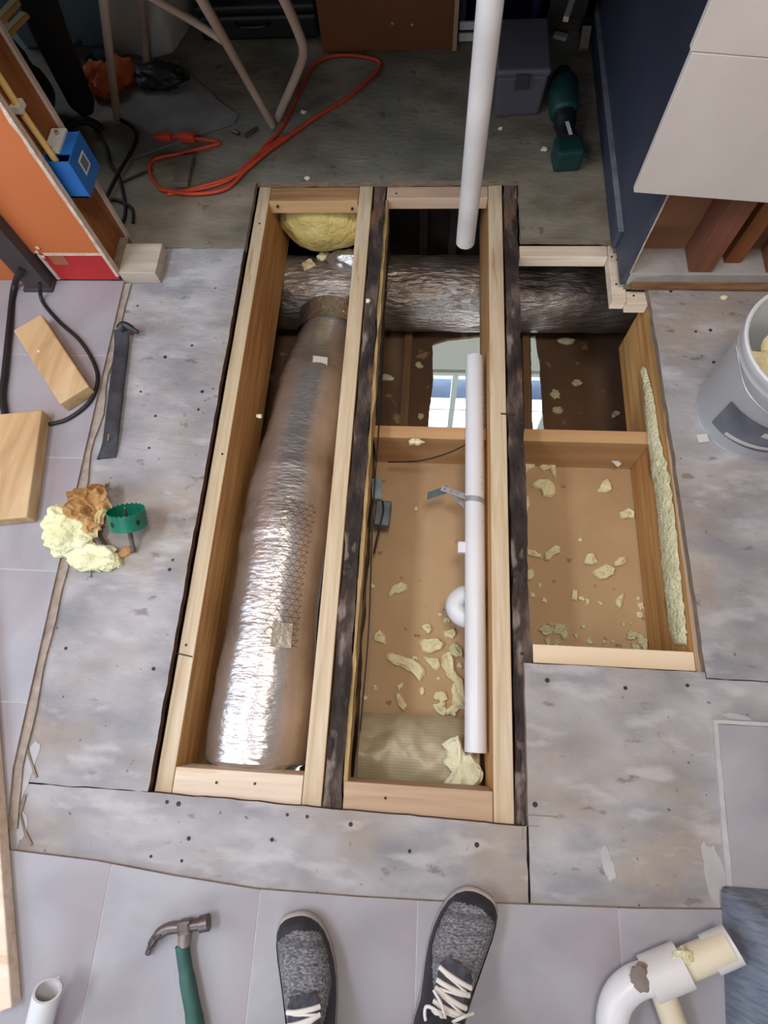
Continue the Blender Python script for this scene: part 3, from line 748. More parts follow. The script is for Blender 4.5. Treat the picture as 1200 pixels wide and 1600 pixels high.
def block(label, x0, x1, y0, y1, h=.040, m=PINE_X, top=ZJ, nl=()):
    t = thing('wood_blocking', label, 'wood block', ((x0 + x1) / 2, (y0 + y1) / 2, top - h), 'flat pine blocking between the joists')
    add('plank', bb(x0, x1, y0, y1, top - h, top), m, t, bevel=.002)
    nails(t, [(x, y, top) for x, y in nl]); return t
block('pine block closing the left bay at its near end', -.526, -.240, HOLE_B - .025, HOLE_B + .050, .09, PINE_X, nl=((-.43, -.168), (-.345, -.165)))
block('reddish pine block closing the middle bay at its near end', -.150, .167, HOLE_B - .035, HOLE_B + .044, .09, mat('pine_reddish', [(172, 142, 114), (190, 160, 132), (200, 172, 146)], 8, .6, stretch=(.35, 6, 6), bump=.1, distort=.5), nl=((-.06, -.175),))
block('pale pine strip closing the right bay at its near end', .260, .617, .121, .163, .05, mat('pine_cream', [(226, 200, 168), (240, 220, 192)], 6, .6, stretch=(.35, 5, 5)))
b1 = block('pine block closing the left bay at its far end', -.526, -.240, HOLE_T - .058, HOLE_T - .001, .038, PINE_BROWN)
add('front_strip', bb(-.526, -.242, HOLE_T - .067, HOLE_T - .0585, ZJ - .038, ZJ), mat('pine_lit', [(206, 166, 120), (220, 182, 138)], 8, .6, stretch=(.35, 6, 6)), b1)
nails(b1, [(-.50, HOLE_T - .069, ZJ - .010), (-.26, HOLE_T - .069, ZJ - .02)], .004, 'y')
block('pinkish pine block closing the middle bay at its far end', -.150, .167, HOLE_T - .05, HOLE_T - .001, .040, mat('pine_pinkish', [(196, 164, 138), (214, 186, 162)], 8, .6, stretch=(.35, 6, 6)), nl=((-.12, HOLE_T - .03),))
block('pine block closing the right bay at its far end', .259, .515, 1.290, 1.332, .038, PINE_X)
block('short pine block running forward from the wall corner', .5165, .5555, 1.135, 1.333, .038, PINE_X, nl=((.525, 1.29), (.54, 1.28), (.53, 1.19)))
block('short pine block under the stripped wall, ending the right joist', .5565, .6155, 1.122, 1.166, .038, PINE_X, nl=((.575, 1.15),))

# dried foam strip on the face of the right joist
lf = [(1004, 572), (1010, 620), (1014, 680), (1022, 740), (1030, 800), (1036, 870), (1042, 930), (1048, 985), (1056, 1008)]
rf = [(1010, 575), (1022, 620), (1030, 680), (1046, 740), (1054, 800), (1061, 870), (1067, 930), (1073, 985), (1074, 1008)]
xf = .6165
def lerp_list(L, t):
    k = t * (len(L) - 1); i = min(int(k), len(L) - 2); q = k - i
    return (L[i][0] + (L[i + 1][0] - L[i][0]) * q, L[i][1] + (L[i + 1][1] - L[i][1]) * q)
def foamstrip(u, v):
    a = lerp_list(lf, u); b = lerp_list(rf, u)
    P, Q = atx(a[0], a[1], xf), atx(b[0], b[1], xf)
    w = v + .12 * noise.noise(V3((u * 40, v * 2, 1))) * (1 if v in (0, 1) else 0)
    p = P.lerp(Q, w); p.z = min(p.z, ZJ - .003)
    bulge = math.sin(math.pi * min(1, max(0, v))) ** .6 * math.sin(math.pi * min(1, max(0, u))) ** .2
    p.x = xf - .001 - bulge * (.014 + .006 * noise.noise(V3((u * 60, v * 8, 7))))
    return p
tag(add('foam_strip', sheet(foamstrip, 110, 10, .001), FOAMG, smooth=True), 'long greenish strip of dried spray foam down the right joist face', 'foam')

# ================================================================== DUCTS
def crinkle(pts, r, seg, amp, seed, caps=True):
    v, f = tube(pts, r, seg, caps); out = []
    ctr = [V3(p) for p in pts]
    for i, p in enumerate(v):
        c = ctr[min(i // seg, len(ctr) - 1)]; d = V3(p) - c; q = V3(p)
        k = 1 + amp * (noise.fractal(V3((q.x * 9, q.y * 20, q.z * 9 + seed)), 1, 2, 4) + .5 * noise.noise(V3((q.x * 4, q.y * 60, q.z * 4 + seed))))
        out.append(tuple(c + d * k))
    return out, f
d1 = thing('insulated_duct', 'large foil wrapped duct crossing under the joists at the far end', 'duct', (0, 1.49, -.545), 'foil wrapped ducts')
main_pts = [(-.88 + 1.62 * i / 90, 1.491, -.411) for i in range(91)]
v, f = crinkle(main_pts, .134, 40, .025, 3.0)
add('duct_sleeve', (v, f), FOILX, d1, smooth=True)
def patch_on(parent, cen, ax, nrm, su, sv, m, name, label=None):
    ax = V3(ax).normalized(); nrm = V3(nrm).normalized(); t = nrm.cross(ax).normalized(); c = V3(cen)
    vv = [tuple(c + ax * (a * su) + t * (b * sv) + nrm * h) for h in (0, .0015) for a, b in ((-1, -1), (1, -.92), (.95, 1), (-1, .93))]
    return add(name, (vv, [(3, 2, 1, 0), (4, 5, 6, 7), (0, 1, 5, 4), (1, 2, 6, 5), (2, 3, 7, 6), (3, 0, 4, 7)]), m, parent, label=label)
d2 = thing('insulated_duct', 'long foil wrapped flexible duct lying in the left bay', 'duct', (-.385, .55, -.4), 'foil wrapped ducts')
bp = []
for i in range(131):
    t = i / 130; y = -.165 + t * 1.50
    z = -.172 - .23 * max(0, (t - .25) / .75) ** 1.6
    x = -.388 + .03 * max(0, t - .55) / .45
    bp.append((x, y, z))
rad = [.122 + .006 * math.sin(i * .13) - (.016 if i < 3 else 0) - .02 * max(0, (i - 100) / 30) for i in range(131)]
v, f = crinkle(bp, rad, 48, .020, 1.0)
lens = [p[1] for p in bp]
add('duct_sleeve', (v, f), FOIL, d2, smooth=True, uv=(48, [1.0 + .165 - y + .0 for y in lens]))
# collar and taped joint where the branch meets the main duct
add('taped_joint', crinkle([(-.358, 1.27 + .018 * i, -.392 - .0 * i) for i in range(6)], .123, 40, .05, 8.0, False), mat('bright_foil_tape', [(196, 196, 198), (226, 226, 228)], 9, .22, metal=.95, bump=.8, bscale=60), d2, smooth=True, label='bright foil tape')
add('torn_flap', blob((-.30, 1.52, -.27), (.075, .04, .035), .35, 2.2, 3, 2.0), FOIL, d1, smooth=True)
tp = at(500, 567, -.15)
ty = tp.y * 1.0
def duct_surface(px, py):
    for z in [-.02 - .002 * k for k in range(150)]:
        p = at(px, py, z)
        i = min(range(131), key=lambda q: abs(bp[q][1] - p.y)); c = V3(bp[i])
        if math.hypot(p.x - c.x, p.z - c.z) <= rad[i] * 1.01: return p, (V3((p.x - c.x, 0, p.z - c.z)).normalized())
    return at(px, py, -.1), V3((0, 0, 1))
p, nn = duct_surface(500, 567)
patch_on(d2, p + nn * .002, (0, 1, .0), nn, .022, .024, STICKER, 'paper_tag', 'small white paper tag')
for (px, py, a, b) in ((440, 992, .026, .03),):
    p, nn = duct_surface(px, py)
    patch_on(d2, p + nn * .001, (0, 1, 0), nn, b, a, mat('grey_residue', [(168, 160, 144), (196, 190, 178)], 12, .45, metal=.5, bump=.6), 'tape_remnant')
# yellow fibreglass stuffed over the far end of the left bay
tag(add('insulation_batt', blob((-.375, 1.575, -.155), (.150, .075, .105), .12, 2.0, 4, 1.0, fine=.02), FIBER, smooth=True), 'yellow fibreglass batt stuffed in the far end of the left bay', 'insulation')
rnd = random.Random(3)
for (px, py, s, lab) in [(481, 415, .028, 'cream foam scrap on the far duct, left of two'), (506, 400, .022, 'cream foam scrap on the far duct, right of two')]:
    p = at(px, py, -.28)
    tag(add('foam_scrap', chunk(ragged((p.x, p.y), s, s * .75, .4, rnd, 14, .4), p.z - .004, .02, rnd), FOAM), lab, 'foam')

# ================================================================== THINGS IN THE MIDDLE BAY
pz = -.095
pv = thing('drain_pipe', 'long white drain pipe with pink printing lying along the middle bay', 'pipe', (.137, .46, pz - .026))
add('pipe', hollow((.133, .985, pz), (.138, -.078, pz), .0255, .004, 28), PVC, pv, smooth=True)
gs = []
rnd = random.Random(11); y = .95
while y > -.03:
    L = rnd.choice((.004, .006, .01, .003)); a = math.radians(38 + rnd.uniform(-9, 9))
    c = V3((.1345 + .0257 * math.cos(a), y, pz + .0257 * math.sin(a)))
    gs.append(bar(c, c + V3((0, -L, 0)), .003, .0006, (math.cos(a), 0, math.sin(a)))); y -= L + rnd.uniform(.004, .012)
add('printing', join(*gs), INK, pv, label='pink lettering printed along the pipe')
add('hanger_tab', bb(.092, .116, .395, .425, pz - .02, pz + .002), PVC, pv, bevel=.004)
bend = thing('pipe_bend', 'white half round pipe bend bulging out under the long drain pipe', 'pipe bend', (.118, .266, -.19))
arc = [(.128 - .036 * math.sin(math.pi * k / 16), .266 + .030 * math.cos(math.pi * k / 16), -.150) for k in range(17)]
add('bend', tube([(.150, .296, -.150)] + arc + [(.150, .236, -.150)], .027, 20), PVC, bend, smooth=True)
st = thing('perforated_strap', 'galvanised perforated strap holding the long white pipe', 'metal strap', (.09, .57, -.1))
def perforated(p0, p1, w, n, nrm):
    p0, p1 = V3(p0), V3(p1); d = (p1 - p0); L = d.length; d.normalize(); nrm = V3(nrm).normalized(); s = d.cross(nrm).normalized(); nrm = s.cross(d)
    v, f = [], []; cl = L / n
    for i in range(n):
        c = p0 + d * (cl * (i + .5)); o = len(v)
        ring = [(-1, -1), (0, -1), (1, -1), (1, 0), (1, 1), (0, 1), (-1, 1), (-1, 0)]
        for h in (0, .0016):
            for a, b in ring: v.append(tuple(c + d * (a * cl / 2) + s * (b * w / 2) + nrm * h))
            for a, b in ring:
                k = math.hypot(a, b); v.append(tuple(c + d * (a / k * w * .2) + s * (b / k * w * .2) + nrm * h))
        for q in range(8):
            k = (q + 1) % 8
            f.append((o + q, o + 8 + q, o + 8 + k, o + k)); f.append((o + 16 + q, o + 16 + k, o + 24 + k, o + 24 + q))
            f.append((o + 8 + q, o + 24 + q, o + 24 + k, o + 8 + k)); f.append((o + q, o + k, o + 16 + k, o + 16 + q))
    return v, f
a = at(690, 763, -.12); b_ = at(731, 777, -.09); c_ = at(754, 787, -.085)
add('strap', perforated(a, b_, .015, 4, (0, 0, 1)), GALV, st)
def around(u, v):
    an = math.radians(185 - 175 * u); yy = b_.y - .004 - .012 * u + .015 * (v - .5)
    return V3((.1348 + .0268 * math.cos(an), yy, pz + .0268 * math.sin(an)))
add('strap_band', sheet(around, 20, 2, .001), GALV, st, smooth=True)
e1, e2 = at(668, 775, -.16), at(698, 765, -.135)
add('bent_end', bar(e1, e2, .03, .002, (0, .5, 1)), mat('bluish_steel', [(124, 146, 156), (150, 172, 182)], 14, .4, metal=.6), st)
add('strap', perforated(at(706, 772, -.15), at(730, 794, -.15), .012, 3, (0, 0, 1)), GALV, st)
q = at(597, 800, -.20)
jb = thing('metal_box', 'small grey metal plate box on the side of the left old joist', 'metal box', (q.x, q.y, -.28))
add('cover', box((q.x + .002, q.y - .005, -.205), (.045, .075, .03), -.05), mat('dull_zinc', [(86, 98, 108), (120, 130, 138)], 16, .5, metal=.6), jb, bevel=.004)
add('bracket', bar((q.x - .015, q.y + .04, -.2), (q.x - .022, q.y + .10, -.19), .03, .003), MATS['dull_zinc'], jb)
add('wire', tube(smooth_path([(q.x, q.y + .03, -.19), (q.x + .004, q.y, -.186), (q.x - .002, q.y - .04, -.19), (q.x - .018, q.y - .12, -.22)], 6), .003, 6), CABLE, jb)
# black wire over the cross board
p0 = [at(607, 722, -.2), at(655, 720, -.17), at(700, 708, -.13), at(733, 692, -.10)]
tag(add('loose_wire', tube(smooth_path(p0, 6), .0022, 6), CABLE), 'thin dark wire drooping over the cross board in the middle bay', 'wire')
# cloudy wrapped roll at the near end of the middle bay
def roll(u, v):
    a = math.radians(-70 + 160 * u); y = -.105 + .105 * math.sin(a) * -1; z = -.255 + .085 * math.cos(a)
    x = -.138 + .292 * v
    k = .010 * noise.fractal(V3((x * 12, y * 14, 2)), 1, 2, 4)
    return V3((x, y + k * .6, max(z + k, ZC + .003)))
tag(add('wrapped_roll', sheet(roll, 40, 40, .004), WRAP, smooth=True), 'cloudy plastic wrapped insulation at the near end of the middle bay', 'insulation')

# ---- torn bits of old spray foam
def foam(px, py, w, h, lab, z=ZC, ang=0.0, th=.018, m=FOAM, seed=0, grp=None, jag=.38, n=16):
    p = at(px, py, z + th * .5); sc = (CAM_H - z) / 0.94 / F_PX
    rnd = random.Random(seed + int(px * 7 + py))
    o = add('foam_scrap', chunk(ragged((p.x, p.y), w * sc / 2, h * sc / 2 * 1.05, ang, rnd, n, jag), z + .0005, th, rnd), m)
    return tag(o, lab, 'foam', grp)
G2, G3 = 'foam scraps in the middle bay', 'foam scraps in the right bay'
def traced(pxs, z, th, lab, m=FOAM, grp=None, seed=1):
    rnd = random.Random(seed); P = [at(*q, z + th * .5) for q in pxs]
    pts = rough_edge([(p.x, p.y) for p in P], .0035, .008)
    a = sum(pts[i][0] * pts[(i + 1) % len(pts)][1] - pts[(i + 1) % len(pts)][0] * pts[i][1] for i in range(len(pts)))
    if a < 0: pts = pts[::-1]
    return tag(add('foam_scrap', chunk(pts, z + .0005, th, rnd), m), lab, 'foam', grp)
traced([(608, 934), (606, 928), (614, 914), (626, 909), (636, 913), (637, 921), (628, 925), (616, 927)], ZC, .018, 'cream foam scrap with a small tail, highest on the middle bay board', grp=G2)
traced([(603, 1020), (612, 1019), (632, 1026), (645, 1029), (660, 1039), (664, 1052), (657, 1066), (645, 1053), (629, 1043), (613, 1038), (604, 1030)], ZC, .02, 'long curved cream foam slab in the middle bay', grp=G2)
traced([(655, 1002), (662, 997), (685, 996), (695, 1005), (690, 1015), (672, 1021), (660, 1017)], ZC, .024, 'rounded cream foam lump above the long curved slab', grp=G2)
traced([(660, 1025), (672, 1028), (686, 1028), (688, 1040), (684, 1047), (676, 1046), (668, 1036)], ZC, .016, 'cream foam flake between the slab and the pipe', grp=G2)
traced([(692, 1022), (704, 1018), (708, 1030), (704, 1040), (715, 1053), (724, 1062), (727, 1085), (727, 1108), (716, 1108), (706, 1098), (704, 1080), (708, 1066), (698, 1058), (690, 1040)], ZC, .022, 'tall jagged cream foam streak along the long white pipe', grp=G2)
traced([(700, 1008), (712, 1003), (722, 1012), (724, 1026), (712, 1028), (704, 1020)], ZC, .02, 'pale foam lump tucked against the pipe above the jagged streak', FOAMG, G2)
traced([(583, 995), (592, 982), (602, 994), (602, 1006), (594, 1004), (584, 1001)], ZC, .016, 'star shaped cream foam scrap at the left of the middle bay', grp=G2)
traced([(618, 1082), (625, 1083), (632, 1095), (637, 1103), (631, 1112), (622, 1103), (618, 1090)], ZC, .018, 'small upright cream foam piece near the wrapped roll', grp=G2)
traced([(620, 1071), (630, 1064), (630, 1073), (622, 1081)], ZC, .014, 'tiny cream foam piece just above the upright one', grp=G2)
foam(688, 1088, 18, 15, 'oval cream foam scrap left of the jagged streak', grp=G2)
foam(688, 1106, 18, 15, 'cream foam scrap right above the wrapped roll', grp=G2)
foam(706, 1111, 20, 14, 'pale foam scrap between the wrapped roll and jagged streak', grp=G2)
foam(667, 981, 12, 11, 'small cream foam scrap by the white pipe bend', grp=G2)
foam(704, 990, 18, 14, 'crumbled cream foam lump beside the white pipe bend', grp=G2)
for i, (x, y, w, h) in enumerate([(581, 915, 8, 7), (698, 969, 10, 8), (688, 960, 7, 5), (660, 1079, 7, 12), (650, 795, 7, 7), (686, 1060, 6, 5), (718, 1040, 8, 7), (648, 1028, 9, 6), (570, 1090, 9, 6), (586, 1075, 6, 8)]):
    foam(x, y, w, h, 'tiny cream foam crumb on the brown board of the middle bay', grp='foam crumbs in the middle bay', n=10, th=.009)
traced([(702, 1155), (716, 1148), (722, 1165), (728, 1178), (738, 1176), (746, 1190), (756, 1208), (752, 1222), (735, 1234), (708, 1232), (692, 1226), (706, 1208), (692, 1190), (698, 1182), (696, 1168), (690, 1163)], -.168, .03, 'big pale foam lump on the wrapped roll at the end of the pipe', FOAMW, seed=5)
foam(648, 690, 24, 14, 'cream foam scrap on top of the cross board, middle bay', z=-.112, th=.014)
# right bay
traced([(817, 717), (826, 715), (836, 722), (836, 730), (826, 735), (818, 743)], ZC, .02, 'cream foam scrap against the right old joist, below the cross board', grp=G3)
traced([(842, 728), (848, 721), (862, 722), (869, 728), (870, 750), (864, 742), (858, 732), (848, 737)], ZC, .018, 'hooked cream foam scrap below the cross board', grp=G3)
traced([(829, 758), (840, 748), (858, 748), (868, 760), (869, 771), (860, 778), (849, 775), (845, 764)], ZC, .024, 'large rounded cream foam scrap at the left of the right bay', grp=G3)
traced([(933, 766), (940, 752), (950, 747), (955, 757), (957, 765), (948, 769), (936, 769)], ZC, .02, 'cream foam scrap below the white chip in the right bay', grp=G3)
traced([(968, 800), (978, 796), (982, 793), (992, 800), (992, 810), (982, 809), (971, 810)], ZC, .018, 'cream foam scrap close to the right joist', grp=G3)
traced([(818, 773), (826, 775), (828, 790), (822, 805), (817, 798)], ZC, .02, 'narrow cream foam scrap along the right old joist', grp=G3)
traced([(823, 857), (834, 859), (846, 866), (846, 872), (834, 869), (823, 867)], ZC, .018, 'short stick of cream foam by the right old joist', grp=G3)
traced([(852, 862), (862, 855), (868, 851), (876, 853), (876, 864), (866, 867), (858, 876), (850, 874)], ZC, .018, 'forked cream foam scrap right of the foam stick', grp=G3)
traced([(912, 878), (917, 865), (928, 863), (932, 872), (936, 878), (926, 883), (914, 882)], ZC, .02, 'upper left piece of the three foam scraps in the middle of the right bay', grp=G3)
traced([(924, 893), (938, 885), (948, 880), (962, 888), (960, 898), (948, 904), (938, 906), (930, 900)], ZC, .02, 'fan shaped lowest piece of the three foam scraps of the right bay', grp=G3)
traced([(959, 878), (966, 870), (978, 869), (980, 878), (972, 884), (961, 885)], ZC, .02, 'right piece of the three foam scraps in the middle of the right bay', grp=G3)
traced([(961, 936), (968, 930), (974, 926), (973, 938), (968, 952), (962, 944)], ZC, .016, 'pointed cream foam flake in the lower right bay', grp=G3)
foam(828, 897, 12, 18, 'cream foam scrap half under the right old joist', grp=G3)
foam(898, 930, 9, 16, 'upright cream foam sliver in the lower right bay', grp=G3)
foam(853, 985, 22, 12, 'flat dull foam scrap at the lower left of the right bay', m=FOAMG, grp=G3, th=.012)  # dull foam from here on: shadow of the near end put into its colour
foam(878, 985, 24, 18, 'dull foam lump at the lower left of the right bay, right of the flat one', m=FOAMG, grp=G3, th=.014)
foam(988, 993, 18, 13, 'dull foam lump at the lower right of the right bay', m=FOAMG, grp=G3, th=.014)
foam(1005, 1004, 14, 20, 'dull foam lump in the lower right corner of the right bay', m=FOAMG, grp=G3, th=.014)
foam(994, 1015, 20, 13, 'dull foam scrap against the near strip, lower right of the right bay', m=FOAMG, grp=G3, th=.014)
for i, (x, y, w, h) in enumerate([(906, 843, 7, 5), (909, 935, 9, 6), (918, 940, 6, 9), (938, 942, 7, 6), (850, 938, 9, 7), (832, 930, 8, 8), (1002, 947, 9, 12), (999, 960, 9, 9), (856, 1002, 10, 11), (869, 1004, 11, 11), (921, 1002, 10, 9), (944, 1003, 6, 6), (900, 993, 6, 6), (911, 979, 7, 6), (861, 975, 9, 5), (974, 975, 7, 7), (843, 915, 5, 8), (986, 974, 5, 5), (882, 996, 8, 6), (957, 1003, 6, 5), (997, 935, 6, 6)]):
    foam(x, y, w, h, 'tiny foam crumb on the brown board of the right bay', grp='foam crumbs in the right bay', n=10, th=.009, m=FOAM if y < 970 else FOAMG)  # near crumbs take the duller foam, shadow painted into them
p = at(960, 721, -.2)
tag(add('plastic_chip', bar(at(953, 713, -.22), at(968, 727, -.235), .014, .003, (0, -.6, .8)), WHITEPAINT), 'white plastic chip on the cross board of the right bay', 'chip')
# a few on the shaded lower ceiling boards
for i, (x, y, w, h, lab) in enumerate([(606, 590, 18, 14, 'dusty foam scrap far left on the lower ceiling board'), (655, 570, 14, 10, 'dusty foam scrap beside the thin ceiling strip, upper'), (658, 650, 10, 10, 'dusty foam scrap beside the thin ceiling strip, lower'), (868, 615, 16, 18, 'dusty foam scrap right of the narrow slit'), (872, 640, 16, 14, 'dusty foam scrap just below another, right of the narrow slit'), (885, 533, 30, 14, 'pale dusty flake under the far duct in the right bay'), (962, 647, 12, 10, 'dusty foam scrap at the dark right end of the lower board'), (902, 598, 16, 10, 'dim foam flake in the middle of the dark lower board')]):
    foam(x, y, w, h, lab, z=ZD, m=FOAMG, grp='foam scraps on the lower ceiling', th=.014)
# crumbs on the joists and the floor
for (x, y, w, z, lab) in [(575, 470, 9, ZJ + .001, 'cream crumb on the left old joist'), (480, 278, 12, 0, 'cream crumb on the plywood beyond the left bay'), (474, 174, 12, 0, 'pale crumb on the dark floor by the tube feet'), (850, 232, 16, 0, 'cream crumb beside the green power tool'), (782, 200, 9, 0, 'small cream crumb in front of the grey toolbox'), (1132, 464, 12, 0, 'cream crumb beside the bucket near the wall plate'), (404, 650, 10, -.10, 'cream flake stuck to the left joist above the duct')]:
    foam(x, y, w, w * .75, lab, z=z, th=.008, m=FOAMW, n=10)

# ================================================================== PIPE HANGING FROM ABOVE
hp = thing('standpipe', 'white plastic pipe hanging straight down over the opening', 'pipe', (.087, 1.19, .13))
add('pipe', hollow((.087, 1.19, .133), (.087, 1.185, CH), .0245, .004, 32), PVCDIRTY, hp, smooth=True)

# ================================================================== ON THE FLOOR, LEFT
def tf(px, z): return at(px[0], px[1], z)
# short lumber offcut
zt_ = .012 + .041
wbk = thing('wood_offcut', 'short pine offcut with a knot lying on the pale tiles', 'wood block', at(80, 565, .012), 'pine offcuts on the tiles')
A_, B_, C_, D_ = at(60, 490, zt_), at(25, 517, zt_), at(93, 632, zt_), at(142, 600, zt_)
axis_m = ((at(42, 503, zt_)), (at(116, 617, zt_)))
cc = (axis_m[0] + axis_m[1]) / 2; dd = (axis_m[1] - axis_m[0])
PINE_W = mat('offcut_pine', [(170, 136, 96), (194, 160, 118), (208, 180, 140)], 7, .6, stretch=(3, .5, 3), bump=.1, distort=.8)
add('timber', bar((axis_m[0].x, axis_m[0].y, .012 + .0205), (axis_m[1].x, axis_m[1].y, .012 + .0205), .088, .041), PINE_W, wbk, bevel=.004)
kn = at(60, 549, zt_)
add('knot', tube([(kn.x, kn.y, zt_ - .002), (kn.x, kn.y, zt_ + .0006)], .004, 10), mat('pale_knot', [(226, 212, 186)], rough=.7), wbk)
# larger board at the left edge
z2 = .012 + .040
wb2 = thing('wood_board', 'pine board lying on the tiles at the left edge, below the offcut', 'wood board', at(20, 720, .012), 'pine offcuts on the tiles')
e = at(66, 640, z2), at(42, 808, z2)
dv = V3((e[1].x - e[0].x, e[1].y - e[0].y, 0)).normalized(); sv = V3((dv.y, -dv.x, 0))
if sv.x > 0: sv = -sv
m0 = V3((e[0].x, e[0].y, .012 + .0205)) + sv * .060; m1 = V3((e[1].x, e[1].y, .012 + .0205)) + sv * .060
add('timber', bar(m0, m1, .12, .041), PINE_W, wb2, bevel=.004)
kn = at(15, 688, z2); add('knot', tube([(kn.x, kn.y, z2 - .002), (kn.x, kn.y, z2 + .0006)], .006, 10), STUDBROWN, wb2)
# board at the lower left edge
wb3 = thing('wood_board', 'long pale wood strip at the lower left edge of the floor', 'wood board', at(0, 1500, .012))
m1 = at(20, 1574, .042); m0 = at(2, 1330, .042); dv = V3((m0.x - m1.x, m0.y - m1.y, 0)).normalized(); sv = V3((-dv.y, dv.x, 0)) * .024
m1 = V3((m1.x, m1.y, .0275)) + sv; m0 = m1 + dv * .95
add('timber', bar(m0, m1, 0.044, .030), PINE_X, wb3, bevel=.003)

# flat pry bar
pr = thing('pry_bar', 'dark steel flat pry bar lying on the plywood', 'pry bar', at(180, 620, 0))
c0, c1 = at(190, 540, .012), at(172, 690, .012)
dirv = (c1 - c0); L = dirv.length; dirv.normalize(); sv = V3((dirv.y, -dirv.x, 0)); sv = sv if sv.x > 0 else -sv
def pry(u, v):
    # u along, v across
    s = -.045 + u * (L + .09)
    w = .0205 + (.004 * max(0, (s - L + .01) / .05) if s > L - .01 else 0)
    z = .013
    off = V3((0, 0, 0))
    if s > L - .02:
        q = (s - L + .02) / .07; z += -.009 * q; off += sv * (-.012 * q * q)
    if s < .0: z += .012 * (-s / .045)
    p = c0 + dirv * s + sv * ((v * 2 - 1) * w) + off
    p.z = z + .0035 * (1 if .12 < v < .88 else 0)
    return p
add('shank', sheet(pry, 40, 8, .006), STEEL, pr, smooth=True)
hk = [c0 + dirv * -.040 + V3((0, 0, .014)), c0 + dirv * -.050 + sv * .016 + V3((0, 0, .020)), c0 + dirv * -.036 + sv * .040 + V3((0, 0, .012)), c0 + dirv * -.030 + sv * .052 + V3((0, 0, .004))]
add('claw', tube(smooth_path([(p.x, p.y, p.z + .006) for p in hk], 4), [.012] * 4 + [.010] * 4 + [.007] * 4 + [.003], 8), STEEL, pr, smooth=True)
sl = c0 + dirv * (L - .02)
add('nail_slot', bar((sl.x - .003, sl.y, .0168), (sl.x - .001, sl.y - .02, .0164), .004, .0012), SCREW, pr)

# torn insulation with its brown paper, hole saw beside it
def fl(c, r, sd): return blob(c, r, .30, 1.5, 5, sd, floor=.0008, fine=.035)
i0 = at(105, 838, .03); i1 = at(140, 868, .02); i2 = at(166, 876, .015); i3 = at(92, 815, .04)
ins = thing('insulation_scrap', 'torn pale yellow insulation tuft with crumpled brown paper on the floor', 'insulation', at(120, 850, 0))
add('fibre_tuft', join(fl((i0.x, i0.y, .022), (.060, .052, .036), 1), fl((i1.x, i1.y, .014), (.062, .038, .026), 4), fl((i2.x, i2.y, .010), (.034, .022, .020), 7), fl((i3.x, i3.y, .024), (.046, .046, .038), 9)), FIBERP, ins, smooth=True)
def crumple(ax0, ax1, w, hgt, sd, fold):
    P0, P1 = V3(ax0), V3(ax1); dd = P1 - P0; s = V3((-dd.y, dd.x, 0)).normalized()
    def fn(u, v):
        p = P0 + dd * u + s * ((v - .5) * w)
        p.z = P0.z + (P1.z - P0.z) * u + hgt * math.sin(math.pi * v) + fold * abs(((u * 4 + .35 * noise.noise(V3((u * 3, v * 3, sd)))) % 1) - .5) + .012 * noise.noise(V3((u * 5 + sd, v * 5, sd)))
        p.x += .012 * noise.noise(V3((u * 6, v * 4, sd + 3))); p.y += .012 * noise.noise(V3((u * 4, v * 6, sd + 7)))
        return p
    return sheet(fn, 28, 18, .001)
q0, q1 = at(112, 784, .045), at(172, 772, .035)
add('kraft_paper', crumple((q0.x, q0.y, .03), (q1.x, q1.y, .02), .075, .03, 2, .022), PAPER, ins, label='crumpled brown kraft paper')
q0, q1 = at(112, 790, .06), at(150, 832, .02)
add('kraft_paper', crumple((q0.x, q0.y, .05), (q1.x, q1.y, .012), .055, .028, 5, .008), PAPER, ins)
q0, q1 = at(135, 845, .03), at(160, 795, .035)
add('kraft_paper', crumple((q0.x, q0.y, .022), (q1.x, q1.y, .03), .03, .010, 8, .004), mat('paper_pale_side', [(206, 178, 128), (224, 200, 152)], 10, .8), ins)
# hole saw, tipped over so that it rests on its arbor and the insulation paper
tipp = at(209, 862, .006)
zc = .082
HA = (at(196, 797, zc) - tipp).normalized(); HL = (at(196, 797, zc) - tipp).length
HX = HA.cross(V3((0, 0, 1))).normalized(); HY = HX.cross(HA).normalized()
def hsp(r, a, h): return tipp + HA * h + (HX * math.cos(a) + HY * math.sin(a)) * r
hs = thing('hole_saw', 'green hole saw cup tipped over beside the insulation', 'hole saw', (tipp.x, tipp.y, 0))
def hlathe(prof, seg=48, teeth=None):
    v, f = [], []
    for i, (rr, h) in enumerate(prof):
        for j in range(seg):
            v.append(tuple(hsp(rr, 2 * math.pi * j / seg, h + (.0022 * (1 if j % 2 else -1) if teeth and abs(h - teeth) < 1e-6 else 0))))
    for i in range(len(prof) - 1):
        for j in range(seg):
            k = (j + 1) % seg; f.append((i * seg + j, i * seg + k, (i + 1) * seg + k, (i + 1) * seg + j))
    return v, f
add('cup', hlathe([(.0415, HL), (.0435, HL), (.0435, HL - .042), (.003, HL - .042), (.003, HL - .039), (.0415, HL - .039), (.0415, HL)], 48, HL), GREEN, hs, smooth=True)
for an in (235, 305, 30, 110, 170):
    a = math.radians(an); c = hsp(.0437, a, HL - .022); nn = (hsp(1, a, 0) - hsp(0, a, 0)); t = HA.cross(nn); u = HA
    vv = [tuple(c + nn * h + p) for h in (-.0006, .0006) for p in (t * .006, u * .008, t * -.006, u * -.008)]
    add('vent_slot', (vv, [(0, 1, 2, 3), (7, 6, 5, 4), (0, 4, 5, 1), (1, 5, 6, 2), (2, 6, 7, 3), (3, 7, 4, 0)]), BLACK, hs)
add('arbor', join(hlathe([(.0, 0), (.0065, .0), (.0065, HL - .05), (0, HL - .05)], 6), hlathe([(0, HL - .056), (.014, HL - .056), (.014, HL - .042), (0, HL - .042)], 6)), STEELW, hs)
